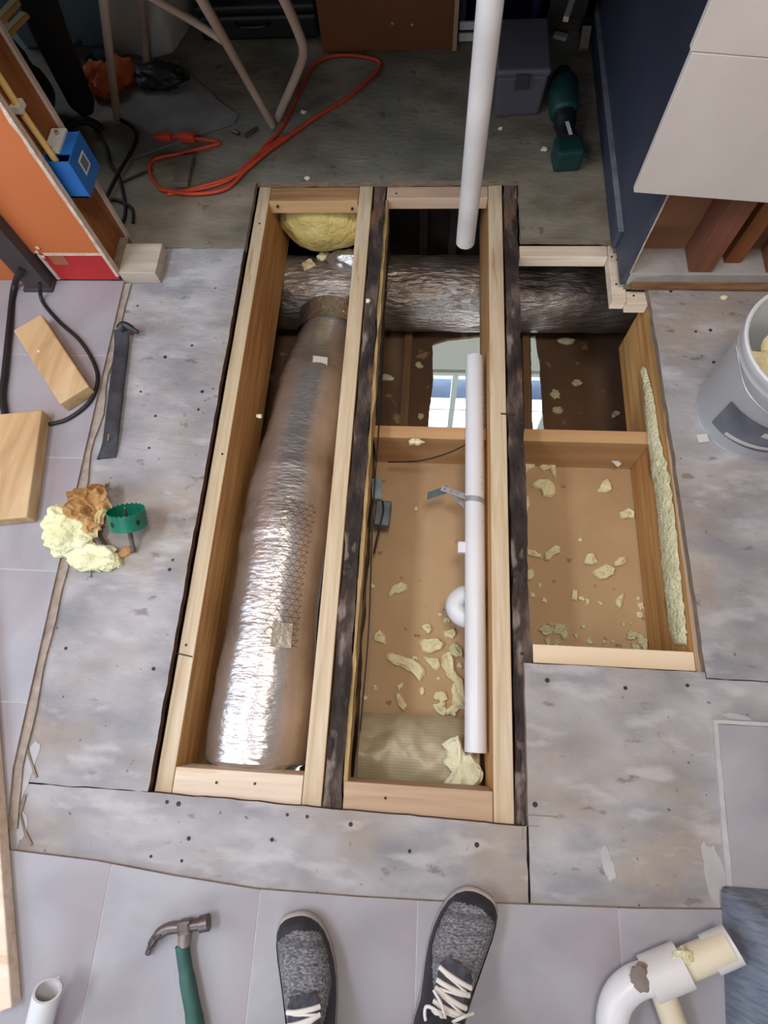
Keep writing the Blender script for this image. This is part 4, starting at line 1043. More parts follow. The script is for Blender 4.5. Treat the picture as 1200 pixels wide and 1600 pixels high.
add('pilot_drill', hlathe([(0, HL - .04), (.0035, HL - .04), (.0025, HL + .004), (0, HL + .01)], 10), STEELW, hs)
b0 = at(150, 838, .014); b1 = at(163, 858, .010)
dbit = thing('drill_chuck', 'worn grey drill chuck between the insulation and the hole saw', 'drill chuck', (b0.x, b0.y, 0))
add('body', tube(smooth_path([(b0.x - .005, b0.y + .03, .014), (b0.x, b0.y, .014), (b1.x, b1.y, .012), (b1.x + .004, b1.y - .012, .009)], 3), [.013] * 4 + [.014] * 4 + [.010] + [.008], 12), STEELW, dbit, smooth=True)
foam(196, 862, 22, 12, 'small torn paper scrap below the green hole saw', z=0, th=.012, m=PAPER, ang=.6)
for (q0, q1, lab) in [((148, 891), (158, 893), 'bright screw near the insulation tuft, right of two'), ((140, 900), (142, 890), 'bright screw near the insulation tuft, left of two')]:
    a, b_ = at(*q0, .004), at(*q1, .004)
    s = thing('screw', lab, 'screw', (a.x, a.y, 0), 'loose screws on the plywood')
    add('shank', tube([a, b_], .0022, 8), SCREW, s); add('head', tube([a, a + (a - b_).normalized() * .003], .0045, 10), SCREW, s)

# black cables on the tiles
def cable(pts, r, lab, m=CABLE, cat='cable', name='cable', z=.012):
    P = [at(x, y, zz if zz is not None else z + r) for x, y, zz in pts]
    return tag(add(name, tube(smooth_path(P, 8), r, 8), m, smooth=True), lab, cat)
cable([(62, 442, .06), (66, 470, None), (92, 502, None), (125, 532, None), (148, 570, None), (152, 600, None), (138, 630, None), (105, 655, None), (72, 664, None), (60, 668, None)], .0055, 'black cable looping around the short pine offcut')
cable([(34, 420, .10), (22, 450, None), (14, 520, None), (8, 580, None), (4, 620, None), (10, 660, None)], .009, 'thick dark cable running down the far left edge')

# ================================================================== BLUE ELECTRICAL BOX AND YELLOW CABLE
eb = thing('electrical_box', 'bright blue electrical box in the open end of the orange wall', 'electrical box', (-.91, 1.245, .275))
ex0, ex1, ey0, ey1, ez0, ez1 = -.945, -.878, 1.192, 1.300, .275, .372
add('box_back', bb(ex0, ex0 + .004, ey0, ey1, ez0, ez1), BLUEBOX, eb)
add('box_side', bb(ex0, ex1, ey0, ey0 + .004, ez0, ez1), BLUEBOX, eb)
add('box_side', bb(ex0, ex1, ey1 - .004, ey1, ez0, ez1), BLUEBOX, eb)
add('box_side', bb(ex0, ex1, ey0, ey1, ez0, ez0 + .004), BLUEBOX, eb)
add('box_side', bb(ex0, ex1, ey0 + .03, ey1, ez1 - .004, ez1), BLUEBOX, eb)
add('box_cover', bb(ex1, ex1 + .003, ey0, ey1, ez0, ez1), BLUEBOX, eb, bevel=.001)
add('sticker', bb(ex1 + .003, ex1 + .0036, ey0 + .035, ey0 + .075, ez0 + .034, ez0 + .072), STICKER, eb, label='small white sticker')
add('sticker_print', bb(ex1 + .0036, ex1 + .0040, ey0 + .041, ey0 + .069, ez0 + .039, ez0 + .067), STICKERG, eb)
for (y, z) in ((ey0 + .03, ez1 + .012), (ey1 - .02, ez1 + .010)):
    add('bracket_nail', tube([(ex0 + .02, y, z - .012), (ex0 + .024, y, z + .004)], .005, 8), SCREW, eb)
add('mounting_ear', bb(ex0 + .002, ex0 + .04, ey0 + .03, ey1, ez1, ez1 + .006), STICKER, eb)
wire = thing('house_cable', 'yellow house cable dropping into the blue electrical box', 'cable', (-.935, 1.225, .34))
add('jacket', tube(smooth_path([(-.936, 1.225, 1.6), (-.936, 1.222, .8), (-.936, 1.228, .58), (-.932, 1.222, .47), (-.922, 1.214, .39), (-.918, 1.210, .362)], 8), .0085, 10), YELLOWWIRE, wire, smooth=True)
add('staple', bb(-.9455, -.924, 1.210, 1.240, .475, .490), STICKER, wire)

# ================================================================== DARK ROOM BEHIND, LEFT
# beige tube legs of a folding stand
stand = thing('folding_stand', 'beige tube legged folding stand at the back, feet meeting on the floor', 'stand', at(428, 200, 0))
def leg(pts, r=.0125, name='leg'):
    P = [at(x, y, z) for x, y, z in pts]
    add(name, tube(smooth_path(P, 6) if len(P) > 2 else P, r, 12), TUBE, stand, smooth=True)
leg([(426, 196, .012), (375, 105, .24), (310, -10, .55)])
leg([(433, 186, .012), (466, 110, .20), (474, 78, .30), (462, 40, .40), (440, -10, .52)])
leg([(183, 184, .012), (172, 90, .25), (161, -10, .50)])
leg([(230, 108, .012), (225, 50, .15), (219, -10, .32)])
leg([(352, 66, .34), (300, 32, .40), (235, -6, .50)], .010, 'brace')
# black roll with a rounded end
rl = thing('black_roll', 'thick black padded roll leaning at the upper left', 'roll', at(125, 165, 0))
P = [at(128, 160, .07), at(105, 110, .16), at(80, 55, .30), at(55, -10, .46)]
add('roll', tube([P[0] + (P[0] - P[1]).normalized() * .03] + P, [.025, .042, .047, .049, .050], 20), BLACK, rl, smooth=True)
# dark bag left of it
bg_ = thing('black_bag', 'big soft black bag behind the open orange wall end', 'bag', at(70, 190, 0))
c = at(36, 178, .1)
add('bag', blob((c.x - .03, c.y + .05, .13), (.11, .13, .15), .18, 1.6, 4, 3, floor=.001), BLACK, bg_, smooth=True)
c = at(135, 195, .03)
add('strap', tube(smooth_path([at(95, 205, .03), at(125, 188, .05), at(150, 195, .03), at(160, 205, .012)], 6), .014, 8), BLACK, bg_)
for (q0, q1, z, lab) in [((-6, 36), (26, 2), .5, 'upper yellow wooden stick at the top left corner'), ((4, 58), (40, 22), .45, 'lower yellow wooden stick at the top left corner')]:
    t = tag(add('wood_stick', bar(at(*q0, z), at(*q1, z), .024, .012), mat('yellowish_slat', [(166, 132, 74), (188, 152, 92)], 8, .6), bevel=.003), lab, 'wood stick', 'yellow sticks at the top left')
# pale blue tub with navy rim
tb = thing('plastic_tub', 'pale blue plastic tub with a navy rim at the top left', 'tub', at(120, 60, 0))
c = at(118, 70, 0); c = V3((c.x + .02, c.y + .13, 0))
v = []
for z, s in ((.001, .86), (.30, 1.0)):
    for a, b in ((-.24, -.17), (.24, -.17), (.24, .17), (-.24, .17)): v.append((c.x + a * s, c.y + b * s, z))
add('tub_wall', (v, [(3, 2, 1, 0), (0, 1, 5, 4), (1, 2, 6, 5), (2, 3, 7, 6), (3, 0, 4, 7)]), PALEBLUE, tb, bevel=.008)
add('rim', join(bar((c.x - .25, c.y - .18, .31), (c.x + .25, c.y - .18, .31), .03, .025), bar((c.x - .25, c.y + .18, .31), (c.x + .25, c.y + .18, .31), .03, .025), bar((c.x - .25, c.y - .18, .31), (c.x - .25, c.y + .18, .31), .03, .025), bar((c.x + .25, c.y - .18, .31), (c.x + .25, c.y + .18, .31), .03, .025)), NAVY, tb)
kb = thing('knobbed_rod', 'thin dark rod with a round knob in front of the blue tub', 'rod', at(122, 95, 0))
add('rod', tube([at(122, 95, .03), at(78, 20, .28)], .006, 8), NAVY, kb)
k0 = at(113, 67, .12); add('knob', blob(k0, (.035, .022, .012), .05, 1, 2, 0), mat('dark_teal', [(26, 44, 58)], rough=.6), kb, smooth=True)
# milky plastic sheet
def milk(u, v):
    a = at(*lerp_list([(178, 100), (205, 98), (250, 104), (275, 96), (300, 60), (318, -10)], u), 0)
    b = at(*lerp_list([(168, -20), (190, -25), (215, -25), (240, -25), (275, -25), (320, -30)], u), .30)
    p = a.lerp(b, v)
    p.z += .03 + .05 * math.sin(math.pi * v) + .05 * noise.fractal(V3((u * 4, v * 3, 1)), 1, 2, 3) * (.2 + v)
    p.z = max(.002, p.z); return p
tag(add('plastic_sheet', sheet(milk, 36, 28, .001), PLASTICW, smooth=True), 'draped milky plastic sheet behind the beige tube legs', 'plastic sheet')
# orange glove-like bundle and black bundle
c = at(158, 135, .03)
tag(add('orange_bundle', join(blob((c.x, c.y + .02, .045), (.055, .065, .05), .3, 2, 4, 2, floor=.001), blob((c.x + .06, c.y + .06, .04), (.05, .05, .045), .3, 2, 3, 5, floor=.001)), ORANGEBAG, smooth=True), 'crumpled orange fabric bundle behind the thin beige leg', 'fabric')
c = at(150, 100, .06)
tag(add('dark_pouch', blob((c.x + .02, c.y + .02, .045), (.06, .04, .045), .2, 2, 4, 8, floor=.001), mat('dark_teal_fabric', [(24, 34, 42), (34, 46, 54)], 8, .9), smooth=True), 'dark teal pouch lying behind the orange bundle', 'pouch')
c = at(240, 126, .03)
tag(add('black_pouch', blob((c.x + .02, c.y + .02, .03), (.09, .05, .035), .3, 2, 4, 6, floor=.001), BLACK, smooth=True), 'flat black bundle under the milky plastic sheet', 'pouch')
# grey mat
mp_ = [at(*q, 0) for q in [(205, 250), (330, 206), (366, 194), (374, 182), (352, 168), (300, 120), (240, 115), (185, 165)]]
tag(add('floor_mat', prism(rough_edge([(p.x, p.y) for p in mp_][::-1], .004), .0005, .006), MATGREY), 'thin grey mat on the dark floor under the cords', 'mat')
# black cables on the dark floor
cable([(150, 205, .02), (165, 228, None), (172, 255, None), (185, 275, None), (192, 300, None), (196, 330, None), (188, 352, None), (165, 350, None), (160, 325, None), (178, 312, None), (205, 325, None), (208, 348, None)], .006, 'black power cord curling on the floor beside the orange wall', z=.0)
cable([(186, 185, .01), (208, 200, None), (213, 218, None), (200, 245, None), (186, 268, None), (170, 300, None), (160, 320, None)], .006, 'dark cord running past the stand foot towards the wall end', z=.006)
cable([(190, 285, None), (215, 274, None), (238, 264, None)], .004, 'thin dark lead crossing towards the orange cord', z=.0)
# orange extension cord
oc = thing('extension_cord', 'tangled orange extension cord on the dark floor', 'cord', at(330, 260, 0))
def ocord(pts, r=.0055):
    P = [at(x, y, z) for x, y, z in pts]; add('cord', tube(smooth_path(P, 8), r, 8), ORANGECORD, oc, smooth=True)
ocord([(242, 215, .012), (285, 214, .012), (340, 222, .008), (330, 228, .008), (280, 240, .008), (240, 250, .008), (236, 275, .006), (262, 300, .006), (310, 296, .006), (360, 280, .006), (400, 245, .007), (440, 222, .008), (490, 185, .006), (540, 155, .006), (578, 122, .006), (594, 98, .006), (556, 87, .006), (512, 89, .006), (486, 106, .006), (470, 140, .006), (440, 200, .006), (410, 232, .012)])
ocord([(250, 296, .012), (300, 303, .012), (352, 295, .012), (385, 265, .012), (420, 235, .014), (455, 210, .014), (500, 178, .010)])
ocord([(262, 304, .006), (320, 290, .008), (372, 272, .008), (405, 240, .010), (446, 212, .010)])
add('plug', bar(at(278, 213, .016), at(305, 215, .016), .028, .024), ORANGECORD, oc, bevel=.006)
add('plug', bar(at(246, 213, .016), at(268, 214, .016), .026, .022), ORANGECORD, oc, bevel=.006)
# scraps of wood and fittings
tag(add('wood_scrap', bar(at(292, 246, .012), at(282, 290, .012), .05, .018), mat('grey_brown_wood', [(104, 92, 82), (132, 120, 108)], 8, .8), bevel=.002), 'small grey brown wood scrap among the orange cords', 'wood scrap')
tag(add('bolt', tube([at(383, 213, .006), at(402, 200, .006)], .006, 8), STEELW), 'dark bolt lying left of the stand feet', 'bolt')
tag(add('bolt', tube([at(365, 206, .006), at(373, 209, .006)], .006, 8), STEELW), 'short dark bolt next to the grey mat corner', 'bolt')

# ================================================================== DARK ROOM BEHIND, MIDDLE AND RIGHT
cab = thing('cabinet', 'brown cabinet standing at the back with a pale edge strip', 'cabinet', (-.18, 2.45, 0))
add('body', bb(-.412, .045, 2.19, 2.70, .001, .80), CABINET, cab, bevel=.002)
add('edge_strip', bb(.045, .060, 2.182, 2.70, .001, .80), mat('pale_strip', [(176, 150, 120)], rough=.7), cab, label='pale edge strip')
for (px, py) in ((613, 36), (644, 38)):
    p = aty(px, py, 2.19); add('screw_cap', tube([(p.x, 2.192, p.z), (p.x, 2.187, p.z)], .004, 10), TUBE, cab)
bk = thing('black_case', 'long low black case lying left of the brown cabinet', 'case', (-.66, 2.36, 0))
add('shell', bb(-.86, -.43, 2.26, 2.46, .002, .08), BLACK, bk, bevel=.012); add('lid', bb(-.86, -.43, 2.26, 2.46, .082, .11), BLACK, bk, bevel=.01)
add('handle', tube(smooth_path([(-.72, 2.255, .06), (-.70, 2.235, .06), (-.62, 2.235, .06), (-.60, 2.255, .06)], 4), .006, 8), BLACK, bk)
# white railed rack
rk = thing('shelf_rack', 'dark rack with two white rails right of the cabinet', 'rack', (.19, 2.45, 0))
for x in (.075, .315):
    for y in (2.24, 2.62): add('post', bar((x, y, .001), (x, y, .62), .02, .02, (1, 0, 0)), NAVY, rk)
for (py, s) in ((40, 0), (58, 1)):
    z = aty(730, py, 2.225).z; add('rail', bb(.066, .30 if s else .22, 2.222, 2.232, z - .012, z + .012), STICKER, rk, bevel=.002)
add('shelf', bb(.066, .324, 2.23, 2.63, .30, .315), NAVY, rk)
add('shelf', bb(.066, .324, 2.232, 2.63, .03, .045), NAVY, rk)
# grey toolbox
tbx = thing('toolbox', 'dull grey plastic toolbox behind the hanging pipe', 'toolbox', (.262, 1.97, 0))
hT = .13
v = []
for z, s in ((.002, .92), (hT, 1.0)):
    for a, b in ((-.078, -.125), (.078, -.115), (.078, .115), (-.078, .115)): v.append((.258 + a * s, 1.96 + b * s, z))
add('body', (v, [(3, 2, 1, 0), (4, 5, 6, 7), (0, 1, 5, 4), (1, 2, 6, 5), (2, 3, 7, 6), (3, 0, 4, 7)]), TOOLGREY, tbx, bevel=.008)
add('lid', bb(.176, .340, 1.835, 2.08, hT + .001, hT + .022), TOOLGREY, tbx, bevel=.008)
add('latch', bb(.236, .276, 1.826, 1.834, hT - .03, hT + .012), mat('toolbox_latch', [(60, 58, 66)], rough=.5), tbx, bevel=.002)
0 and add('handle', tube(smooth_path([(.21, 1.96, hT + .022), (.215, 1.96, hT + .045), (.30, 1.96, hT + .045), (.305, 1.96, hT + .022)], 4), .007, 8), TOOLGREY, tbx)
# green power tool lying on the floor
dr = thing('power_tool', 'dark green power tool with black grip lying beside the blue wall', 'power tool', at(885, 200, 0))
def dpt(px, py, z): return at(px, py, z)
add('motor_body', tube(smooth_path([dpt(878, 118, .06), dpt(880, 135, .07), dpt(880, 160, .07), dpt(882, 180, .06)], 5), [.030] * 5 + [.046] * 5 + [.044] * 5 + [.036], 18), TOOLGREEN, dr, smooth=True)
add('grip', tube(smooth_path([dpt(882, 178, .06), dpt(884, 205, .05), dpt(886, 225, .05)], 5), [.034] * 4 + [.028] * 4 + [.034] * 3, 16), BLACK, dr, smooth=True)
bc = dpt(887, 238, .04)
add('battery', box((bc.x, bc.y, .036), (.085, .075, .068), .1), TOOLGREEN, dr, bevel=.010)
add('gear_head', tube([dpt(878, 120, .06), dpt(876, 108, .06)], [.022, .012], 14), STEELW, dr, smooth=True)
add('label_strip', bar(dpt(886, 190, .098), dpt(892, 210, .092), .010, .002), STICKER, dr, label='white strip')
wc = dpt(905, 238, .02)
tag(add('grey_disc', tube([(wc.x, wc.y, .002), (wc.x + .01, wc.y, .022)], .028, 20), mat('grey_abrasive', [(92, 90, 90), (118, 114, 112)], 30, .9)), 'small grey disc lying against the green power tool', 'disc')
# dark low furniture at the top right of the dark room
dk = thing('dark_bench', 'low dark bench against the blue wall at the back', 'bench', (.42, 2.45, 0))
for (x, y) in ((.345, 2.25), (.50, 2.25), (.345, 2.68), (.50, 2.68)): add('leg', bar((x, y, .001), (x, y, .30), .03, .03, (1, 0, 0)), BLACK, dk)
add('top', bb(.33, .515, 2.23, 2.70, .30, .33), mat('dark_bench_top', [(34, 30, 28), (46, 40, 38)], 6, .7), dk, bevel=.003)
add('apron', bb(.335, .51, 2.235, 2.25, .06, .30), mat('dark_bench_panel', [(40, 34, 30), (52, 44, 40)], 6, .8), dk)
p = at(876, 57, .0)
tag(add('pale_chip', bar(at(866, 54, .012), at(886, 59, .012), .022, .012), STICKER), 'pale offcut lying on the floor in front of the dark bench', 'wood scrap')
tag(add('pale_stick', bar(at(884, 30, .34), at(897, -8, .34), .014, .012), mat('pale_stick_wood', [(150, 140, 132)], rough=.8)), 'pale stick lying on top of the dark bench', 'stick')
a, b_ = at(911, 78, .02), at(917, 42, .06)
tag(add('plank_end', bar(a, b_, .03, .02), mat('pale_plank', [(128, 114, 102), (144, 130, 118)], 8, .8), bevel=.002), 'short pale plank end leaning at the foot of the blue wall', 'wood scrap')

# ================================================================== BUCKET
BX, BY = .818, .765
bk2 = thing('plastic_bucket', 'milky plastic bucket full of yellow foam at the right edge', 'bucket', (BX, BY, 0))
add('shell', lathe([(.002, .004), (.126, .004), (.131, .010), (.146, .235), (.150, .240), (.150, .245), (.154, .248), (.154, .262), (.158, .266), (.158, .283), (.154, .286), (.150, .284), (.147, .262), (.143, .235), (.128, .012), (.002, .010)], (BX, BY, 0), 56), MILKY, bk2, smooth=True)
add('base_rim', lathe([(.118, .0005), (.129, .0005), (.130, .012), (.118, .012), (.118, .0005)], (BX, BY, 0), 48), MILKY, bk2, smooth=True)
def lab(u, v):
    a = math.radians(205 + 75 * u); z = .055 + .10 * v; r = .1345 + z * .063
    return V3((BX + r * math.cos(a), BY + r * math.sin(a), z))
add('label', sheet(lab, 20, 4, .0006), STICKERS, bk2, smooth=True, label='shiny grey printed label')
def lab2(u, v):
    a = math.radians(222 + 58 * u); z = .060 + .012 * v + .07 * u * .2; r = .1356 + z * .063
    return V3((BX + r * math.cos(a), BY + r * math.sin(a), z))
add('label_border', sheet(lab2, 14, 2, .0006), STICKER, bk2, smooth=True)
def lab3(u, v):
    a = math.radians(246 + 30 * u); z = .12 + .018 * v; r = .1356 + z * .063
    return V3((BX + r * math.cos(a), BY + r * math.sin(a), z))
add('label_border', sheet(lab3, 14, 2, .0006), STICKER, bk2, smooth=True)
add('handle_wire', tube(smooth_path([(BX + .156, BY + .02, .25), (BX + .14, BY - .10, .235), (BX + .05, BY - .165, .225), (BX - .06, BY - .158, .222), (BX - .14, BY - .09, .235), (BX - .157, BY + .02, .25)], 8), .002, 8), GALV, bk2)
rnd = random.Random(21)
for k, (dx, dy, z, s, lb) in enumerate([(-.070, .02, .165, .048, 'yellow foam lump at the near left side inside the milky bucket'), (-.005, .060, .18, .05, 'yellow foam lump on top of the heap in the milky bucket'), (-.020, -.055, .155, .046, 'yellow foam lump low at the front inside the milky bucket'), (.060, -.03, .17, .05, 'yellow foam lump at the far right inside the milky bucket'), (-.01, .0, .10, .055, 'yellow foam lump at the bottom of the heap in the milky bucket')]):
    tag(add('foam_lump', blob((BX + dx, BY + dy, z), (s, s * .9, s * .7), .35, 2, 3, k * 3.1, fine=.06), FOAM, smooth=True), lb, 'foam', 'foam lumps in the bucket')
a, b_ = at(1090, 686, .004), at(1106, 684, .004)
tag(add('paper_scrap', bar(a, b_, .022, .004), STICKER), 'small white scrap at the foot of the milky bucket', 'scrap')

# ================================================================== NEAR EDGE: HAMMER, PIPES, CLOTH
ZFT = .012
hm = thing('claw_hammer', 'claw hammer with green handle lying on the near tiles', 'hammer', at(300, 1520, ZFT))
def hp_(x, y, z): return at(x, y, ZFT + z)
claw = [hp_(284, 1448, .022), hp_(262, 1451, .022), hp_(245, 1463, .020), hp_(236, 1478, .014), hp_(230, 1492, .006)]
for s in (-.0, ):
    add('claw', tube(smooth_path(claw, 5), [.011] * 5 + [.0105] * 5 + [.0085] * 5 + [.006] * 5 + [.002], 10), STEELW, hm, smooth=True)
add('claw_slot', bar(hp_(252, 1460, .0305), hp_(234, 1484, .019), .0022, .004), BLACK, hm)
add('cheek', bar(hp_(279, 1450, .022), hp_(301, 1446, .022), .026, .026), STEELW, hm, bevel=.006)
add('neck', tube([hp_(298, 1446, .022), hp_(316, 1443, .022)], [.011, .010], 14), STEELW, hm, smooth=True)
add('striking_face', tube([hp_(313, 1444, .022), hp_(326, 1441, .022)], [.0145, .0150], 18), STEELW, hm, smooth=True)
add('socket', tube([hp_(289, 1450, .022), hp_(287, 1478, .020)], [.013, .011], 12), mat('worn_steel_pale', [(140, 128, 124), (168, 156, 150)], 14, .5, metal=.5), hm, smooth=True)
add('handle', tube(smooth_path([hp_(284, 1476, .019), hp_(292, 1530, .018), hp_(303, 1590, .018), hp_(314, 1660, .018), hp_(322, 1710, .018)], 5), [.0125] * 5 + [.014] * 5 + [.0155] * 5 + [.016] * 5 + [.013], 14), HANDLE, hm, smooth=True)
# short white pipe at the lower left
sp_ = thing('pipe_offcut', 'short white pipe offcut propped up at the lower left corner', 'pipe', at(60, 1590, ZFT))
pe0 = at(74, 1548, .095); pe1 = at(52, 1640, .040)
add('pipe', hollow(pe0, pe1 + (pe1 - pe0) * 1.0, .0235, .004, 26), PVC, sp_, smooth=True)
pe2 = at(90, 1535, .075)
tag(add('plastic_chip', bar(at(86, 1530, .07), at(94, 1545, .06), .016, .012), PVC, bevel=.003), 'small white plastic piece behind the pipe offcut', 'chip')
# white trap bend with foam at the lower right
tp_ = thing('pipe_trap', 'dusty white pipe bend with foam stuck on it at the lower right', 'pipe bend', at(1020, 1540, ZFT))
tz = .05
add('bend', tube(smooth_path([at(962, 1650, tz), at(956, 1600, tz), at(966, 1560, tz), at(990, 1536, tz), at(1022, 1525, tz)], 6), .027, 20), PVC, tp_, smooth=True)
add('hub', tube([at(1012, 1530, tz), at(1068, 1507, tz + .01)], .036, 22), PVCDIRTY, tp_, smooth=True, bevel=0)
add('arm', tube([at(1060, 1512, tz + .01), at(1140, 1478, tz + .03)], .026, 20), mat('foamy_pvc', [(206, 192, 166), (224, 214, 196)], 8, .6), tp_, smooth=True)
add('coupling', hollow(at(1108, 1492, tz + .015), at(1146, 1475, tz + .025), .031, .005, 22), PVCDIRTY, tp_, smooth=True)
add('branch', tube([at(1030, 1535, tz), at(1072, 1650, tz - .01)], .022, 18), MATS['foamy_pvc'], tp_, smooth=True)
add('dirt_patch', blob(at(1002, 1528, tz + .024), (.018, .022, .006), .3, 2, 3, 4), mat('grey_dirt', [(110, 100, 94), (140, 128, 120)], 14, .9), tp_, smooth=True)
for k, (x, y, s) in enumerate([(1070, 1498, .020), (1088, 1505, .018), (1048, 1522, .014)]):
    add('stuck_foam', blob(at(x, y, tz + .03), (s, s * .8, s * .5), .4, 2, 3, k * 2.3), FOAMG, tp_, smooth=True)
# blue grey cloth bundle at the right edge
c = at(1198, 1516, .05)
def cloth(u, v):
    x = c.x - .055 + .26 * u; y = c.y + .115 - .34 * v
    x -= .03 * v * (1 - u) * 0 - .0; x += -.035 * (v - .4) * (1 - u)
    e = min(1, 5 * u, 5 * v) ; z = ZFT + .001 + .10 * (max(0, e) ** .5) + .012 * noise.fractal(V3((x * 14, y * 9, 4)), 1, 2, 4) * e
    z += .006 * math.sin((x * 1.5 + y) * 150) * e
    return V3((x, y, z))
tag(add('folded_cloth', sheet(cloth, 60, 60, .003), DENIM, smooth=True), 'blue grey ribbed cloth bundle at the lower right corner', 'cloth')

# ================================================================== PERSON (only the shoes stand in view)
person = thing('person', 'person standing at the near edge in grey knit sneakers with white laces', 'person', (-.05, -.58, ZFT))
def make_shoe(toe, heel_dir, L, W, flip):
    toe = V3((toe[0], toe[1], ZFT)); d = V3((heel_dir[0], heel_dir[1], 0)).normalized(); s = V3((-d.y, d.x, 0))
    if s.x < 0: s = -s
    secs = [(0, .15, .012), (.012, .40, .024), (.035, .60, .034), (.08, .80, .043), (.14, .92, .049), (.22, .99, .054), (.32, 1.0, .062), (.42, .97, .072), (.52, .90, .084), (.62, .82, .094), (.72, .76, .098), (.82, .73, .099), (.90, .66, .097), (.96, .50, .092), (1.0, .22, .085)]
    def sec(t):
        for a, b in zip(secs, secs[1:]):
            if a[0] <= t <= b[0]:
                k = (t - a[0]) / (b[0] - a[0]); return a[1] + (b[1] - a[1]) * k, a[2] + (b[2] - a[2]) * k
        return secs[-1][1], secs[-1][2]
    def asym(t): return flip * .010 * math.sin(math.pi * min(1, t * 1.4)) - flip * .006
    def surf(t, a, off=0.0):
        w, h = sec(t); w = w * W / 2 + off; h = h + off
        ca, sa = math.cos(a), math.sin(a)
        x = w * math.copysign(abs(ca) ** .75, ca); z = .018 + h * abs(sa) ** .85
        return toe + d * (t * L) + s * (x + asym(t)) + V3((0, 0, z))
    root = add('shoe', sole_geo(toe, d, s, L, W, sec, asym), SHOESOLE, person, smooth=True, bevel=0, label='grey knit sneaker with white laces')
    T = [(k / 70) ** 1.35 for k in range(71)]; N = 48
    v, f = [], []
    for t in T:
        for j in range(N + 1): v.append(tuple(surf(t, math.pi * j / N)))
    for i in range(len(T) - 1):
        for j in range(N):
            if T[i] >= .62 and N // 4 <= j < N - N // 4 and T[i] < .9: continue   # collar opening
            f.append((i * (N + 1) + j, i * (N + 1) + j + 1, (i + 1) * (N + 1) + j + 1, (i + 1) * (N + 1) + j))
    add('upper', (v, f), KNIT, root, smooth=True)
    # dark overlay: toe cap and side bands
    v, f = [], []; n2 = len(T)
    for t in T:
        for j in range(N + 1): v.append(tuple(surf(t, math.pi * j / N, .0018)))
    for i in range(n2 - 1):
        t = (T[i] + T[i + 1]) / 2
        for j in range(N):
            a = (j + .5) / N; e = min(a, 1 - a)
            lim = .5 if t < .06 else max(.13, .5 - (t - .06) * 6.5) if t < .4 else .13 + (t - .4) * 1.1
            if e < lim and not (T[i] >= .62 and N // 4 <= j < N - N // 4 and T[i] < .9):
                f.append((i * (N + 1) + j, i * (N + 1) + j + 1, (i + 1) * (N + 1) + j + 1, (i + 1) * (N + 1) + j))
    add('overlay', (v, f), SHOEDARK, root, smooth=True, label='charcoal toe cap and side bands')
    # tongue
    def tongue(u, q):
        t = .37 + .28 * u; a = math.pi * (.5 + (q - .5) * .30 * (1 if u > .12 else .75))
        return surf(t, a, .004 + .004 * math.sin(math.pi * q))
    add('tongue', sheet(tongue, 12, 8, .002), mat('dark_knit_tongue', [(50, 50, 60), (84, 84, 94)], 80, .95, bump=.4), root, smooth=True)
    # laces
    for k in range(5):
        t = .44 + .047 * k
        P = [surf(t + .006 * (q - 2) * (1 if k % 2 else -1) * .5, math.pi * (.36 + .07 * q), .0085) for q in range(5)]
        add('lace', tube(smooth_path(P, 3), .0042, 8), LACE, root, smooth=True, label='white lace' if k == 0 else None)
    for k in range(4):
        t = .44 + .047 * k; sg = 1 if k % 2 else -1
        P = [surf(t + .012 * q, math.pi * (.5 + sg * .10 * (q / 3 * 2 - 1)), .0075) for q in range(4)]
        add('lace', tube(smooth_path(P, 3), .0030, 8), LACE, root, smooth=True)
    kn_ = surf(.64, math.pi / 2, .012)
    for sg in (-1, 1):
        lp = [kn_, kn_ + s * (.022 * sg) + d * -.012 + V3((0, 0, .006)), kn_ + s * (.040 * sg) + d * -.006 + V3((0, 0, -.004)), kn_ + s * (.030 * sg) + d * .012 + V3((0, 0, -.002)), kn_ + d * .002]
        add('lace', tube(smooth_path(lp, 5), .0028, 8), LACE, root, smooth=True)
        en = [kn_, kn_ + s * (.018 * sg) + d * -.022 + V3((0, 0, .004)), kn_ + s * (.036 * sg) + d * -.03 + V3((0, 0, -.012))]
        add('lace', tube(smooth_path(en, 5), .0026, 8), LACE, root, smooth=True)
    return toe, d, s
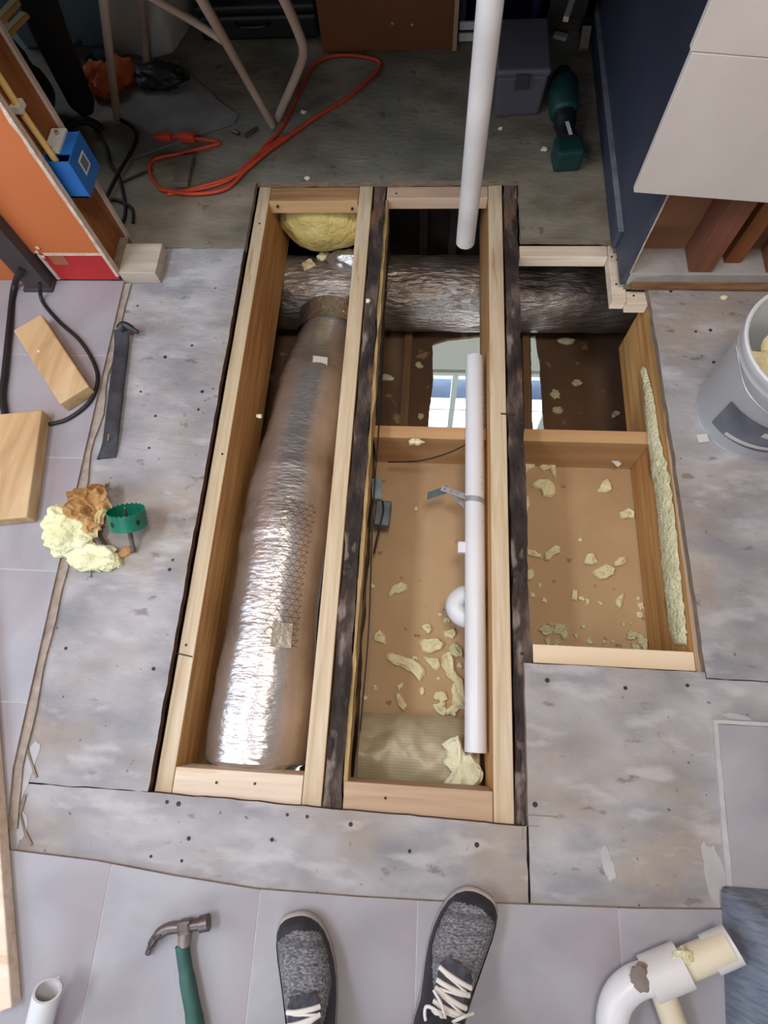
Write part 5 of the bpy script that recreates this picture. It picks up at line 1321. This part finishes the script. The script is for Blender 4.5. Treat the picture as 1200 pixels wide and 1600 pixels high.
def sole_geo(toe, d, s, L, W, sec, asym):
    T = [0, .01, .03, .06, .1, .16, .24, .34, .45, .56, .66, .76, .86, .93, .98, 1.0]
    L_, R_ = [], []
    for t in T:
        w, _ = sec(t); w = w * W / 2 + .003
        p = toe + d * (t * (L + .008) - .004); L_.append(p + s * (-w + asym(t))); R_.append(p + s * (w + asym(t)))
    ol = L_ + R_[::-1]; n = len(ol); v, f = [], []
    for z, k in ((.0005, .94), (.010, 1.0), (.022, 1.0), (.026, .97)):
        cx = sum((p.x for p in ol)) / n; cy = sum((p.y for p in ol)) / n
        for i, p in enumerate(ol):
            ti = T[i] if i < len(T) else T[2 * len(T) - 1 - i]
            spring = .012 * max(0, 1 - ti / .16) ** 2
            v.append((cx + (p.x - cx) * k, cy + (p.y - cy) * k, ZFT + z + spring))
    for r in range(3):
        for i in range(n):
            j = (i + 1) % n; f.append((r * n + i, r * n + j, (r + 1) * n + j, (r + 1) * n + i))
    f.append(tuple(range(n - 1, -1, -1))); f.append(tuple(3 * n + i for i in range(n)))
    return v, f
tl = at(463, 1429, .045); tl2 = at(482, 1600, .075)
tr_ = at(750, 1394, .045); tr2 = at(684, 1600, .080)
s1 = make_shoe((tl.x, tl.y), (tl2.x - tl.x, tl2.y - tl.y), .285, .098, 1)
s2 = make_shoe((tr_.x, tr_.y), (tr2.x - tr_.x, tr2.y - tr_.y), .285, .102, -1)
# legs: one continuous surface from the ankles to the hips, leaning back out of the photo
def ankle(sh): return sh[0] + sh[1] * .205
aL, aR = ankle(s1), ankle(s2)
bm = bmesh.new()
me = bpy.data.meshes.new('body'); hip = V3((-.045, -.78, .93))
pts = [hip, V3((-.135, -.76, .84)), V3((aL.x + .0, -.66, .50)), V3((aL.x, aL.y - .01, .17)), V3((aL.x, aL.y, .055)), V3((.055, -.76, .84)), V3((aR.x, -.64, .50)), V3((aR.x, aR.y - .01, .17)), V3((aR.x, aR.y, .055)), V3((-.045, -.78, 1.10))]
edges = [(0, 1), (1, 2), (2, 3), (3, 4), (0, 5), (5, 6), (6, 7), (7, 8), (0, 9)]
radii = [.13, .095, .062, .045, .036, .095, .062, .045, .036, .14]
base = V3((-.05, -.58, ZFT))
me.from_pydata([tuple(p - base) for p in pts], edges, [])
body = bpy.data.objects.new('body', me); COL.objects.link(body); body.parent = person
sk = body.modifiers.new('skin', 'SKIN')
for i, r in enumerate(radii):
    q = me.skin_vertices[0].data[i]; q.radius = (r, r); q.use_root = (i == 0)
sb = body.modifiers.new('smooth', 'SUBSURF'); sb.levels = 2; sb.render_levels = 2
me.materials.append(TROUSER); body['label'] = 'dark trousers'
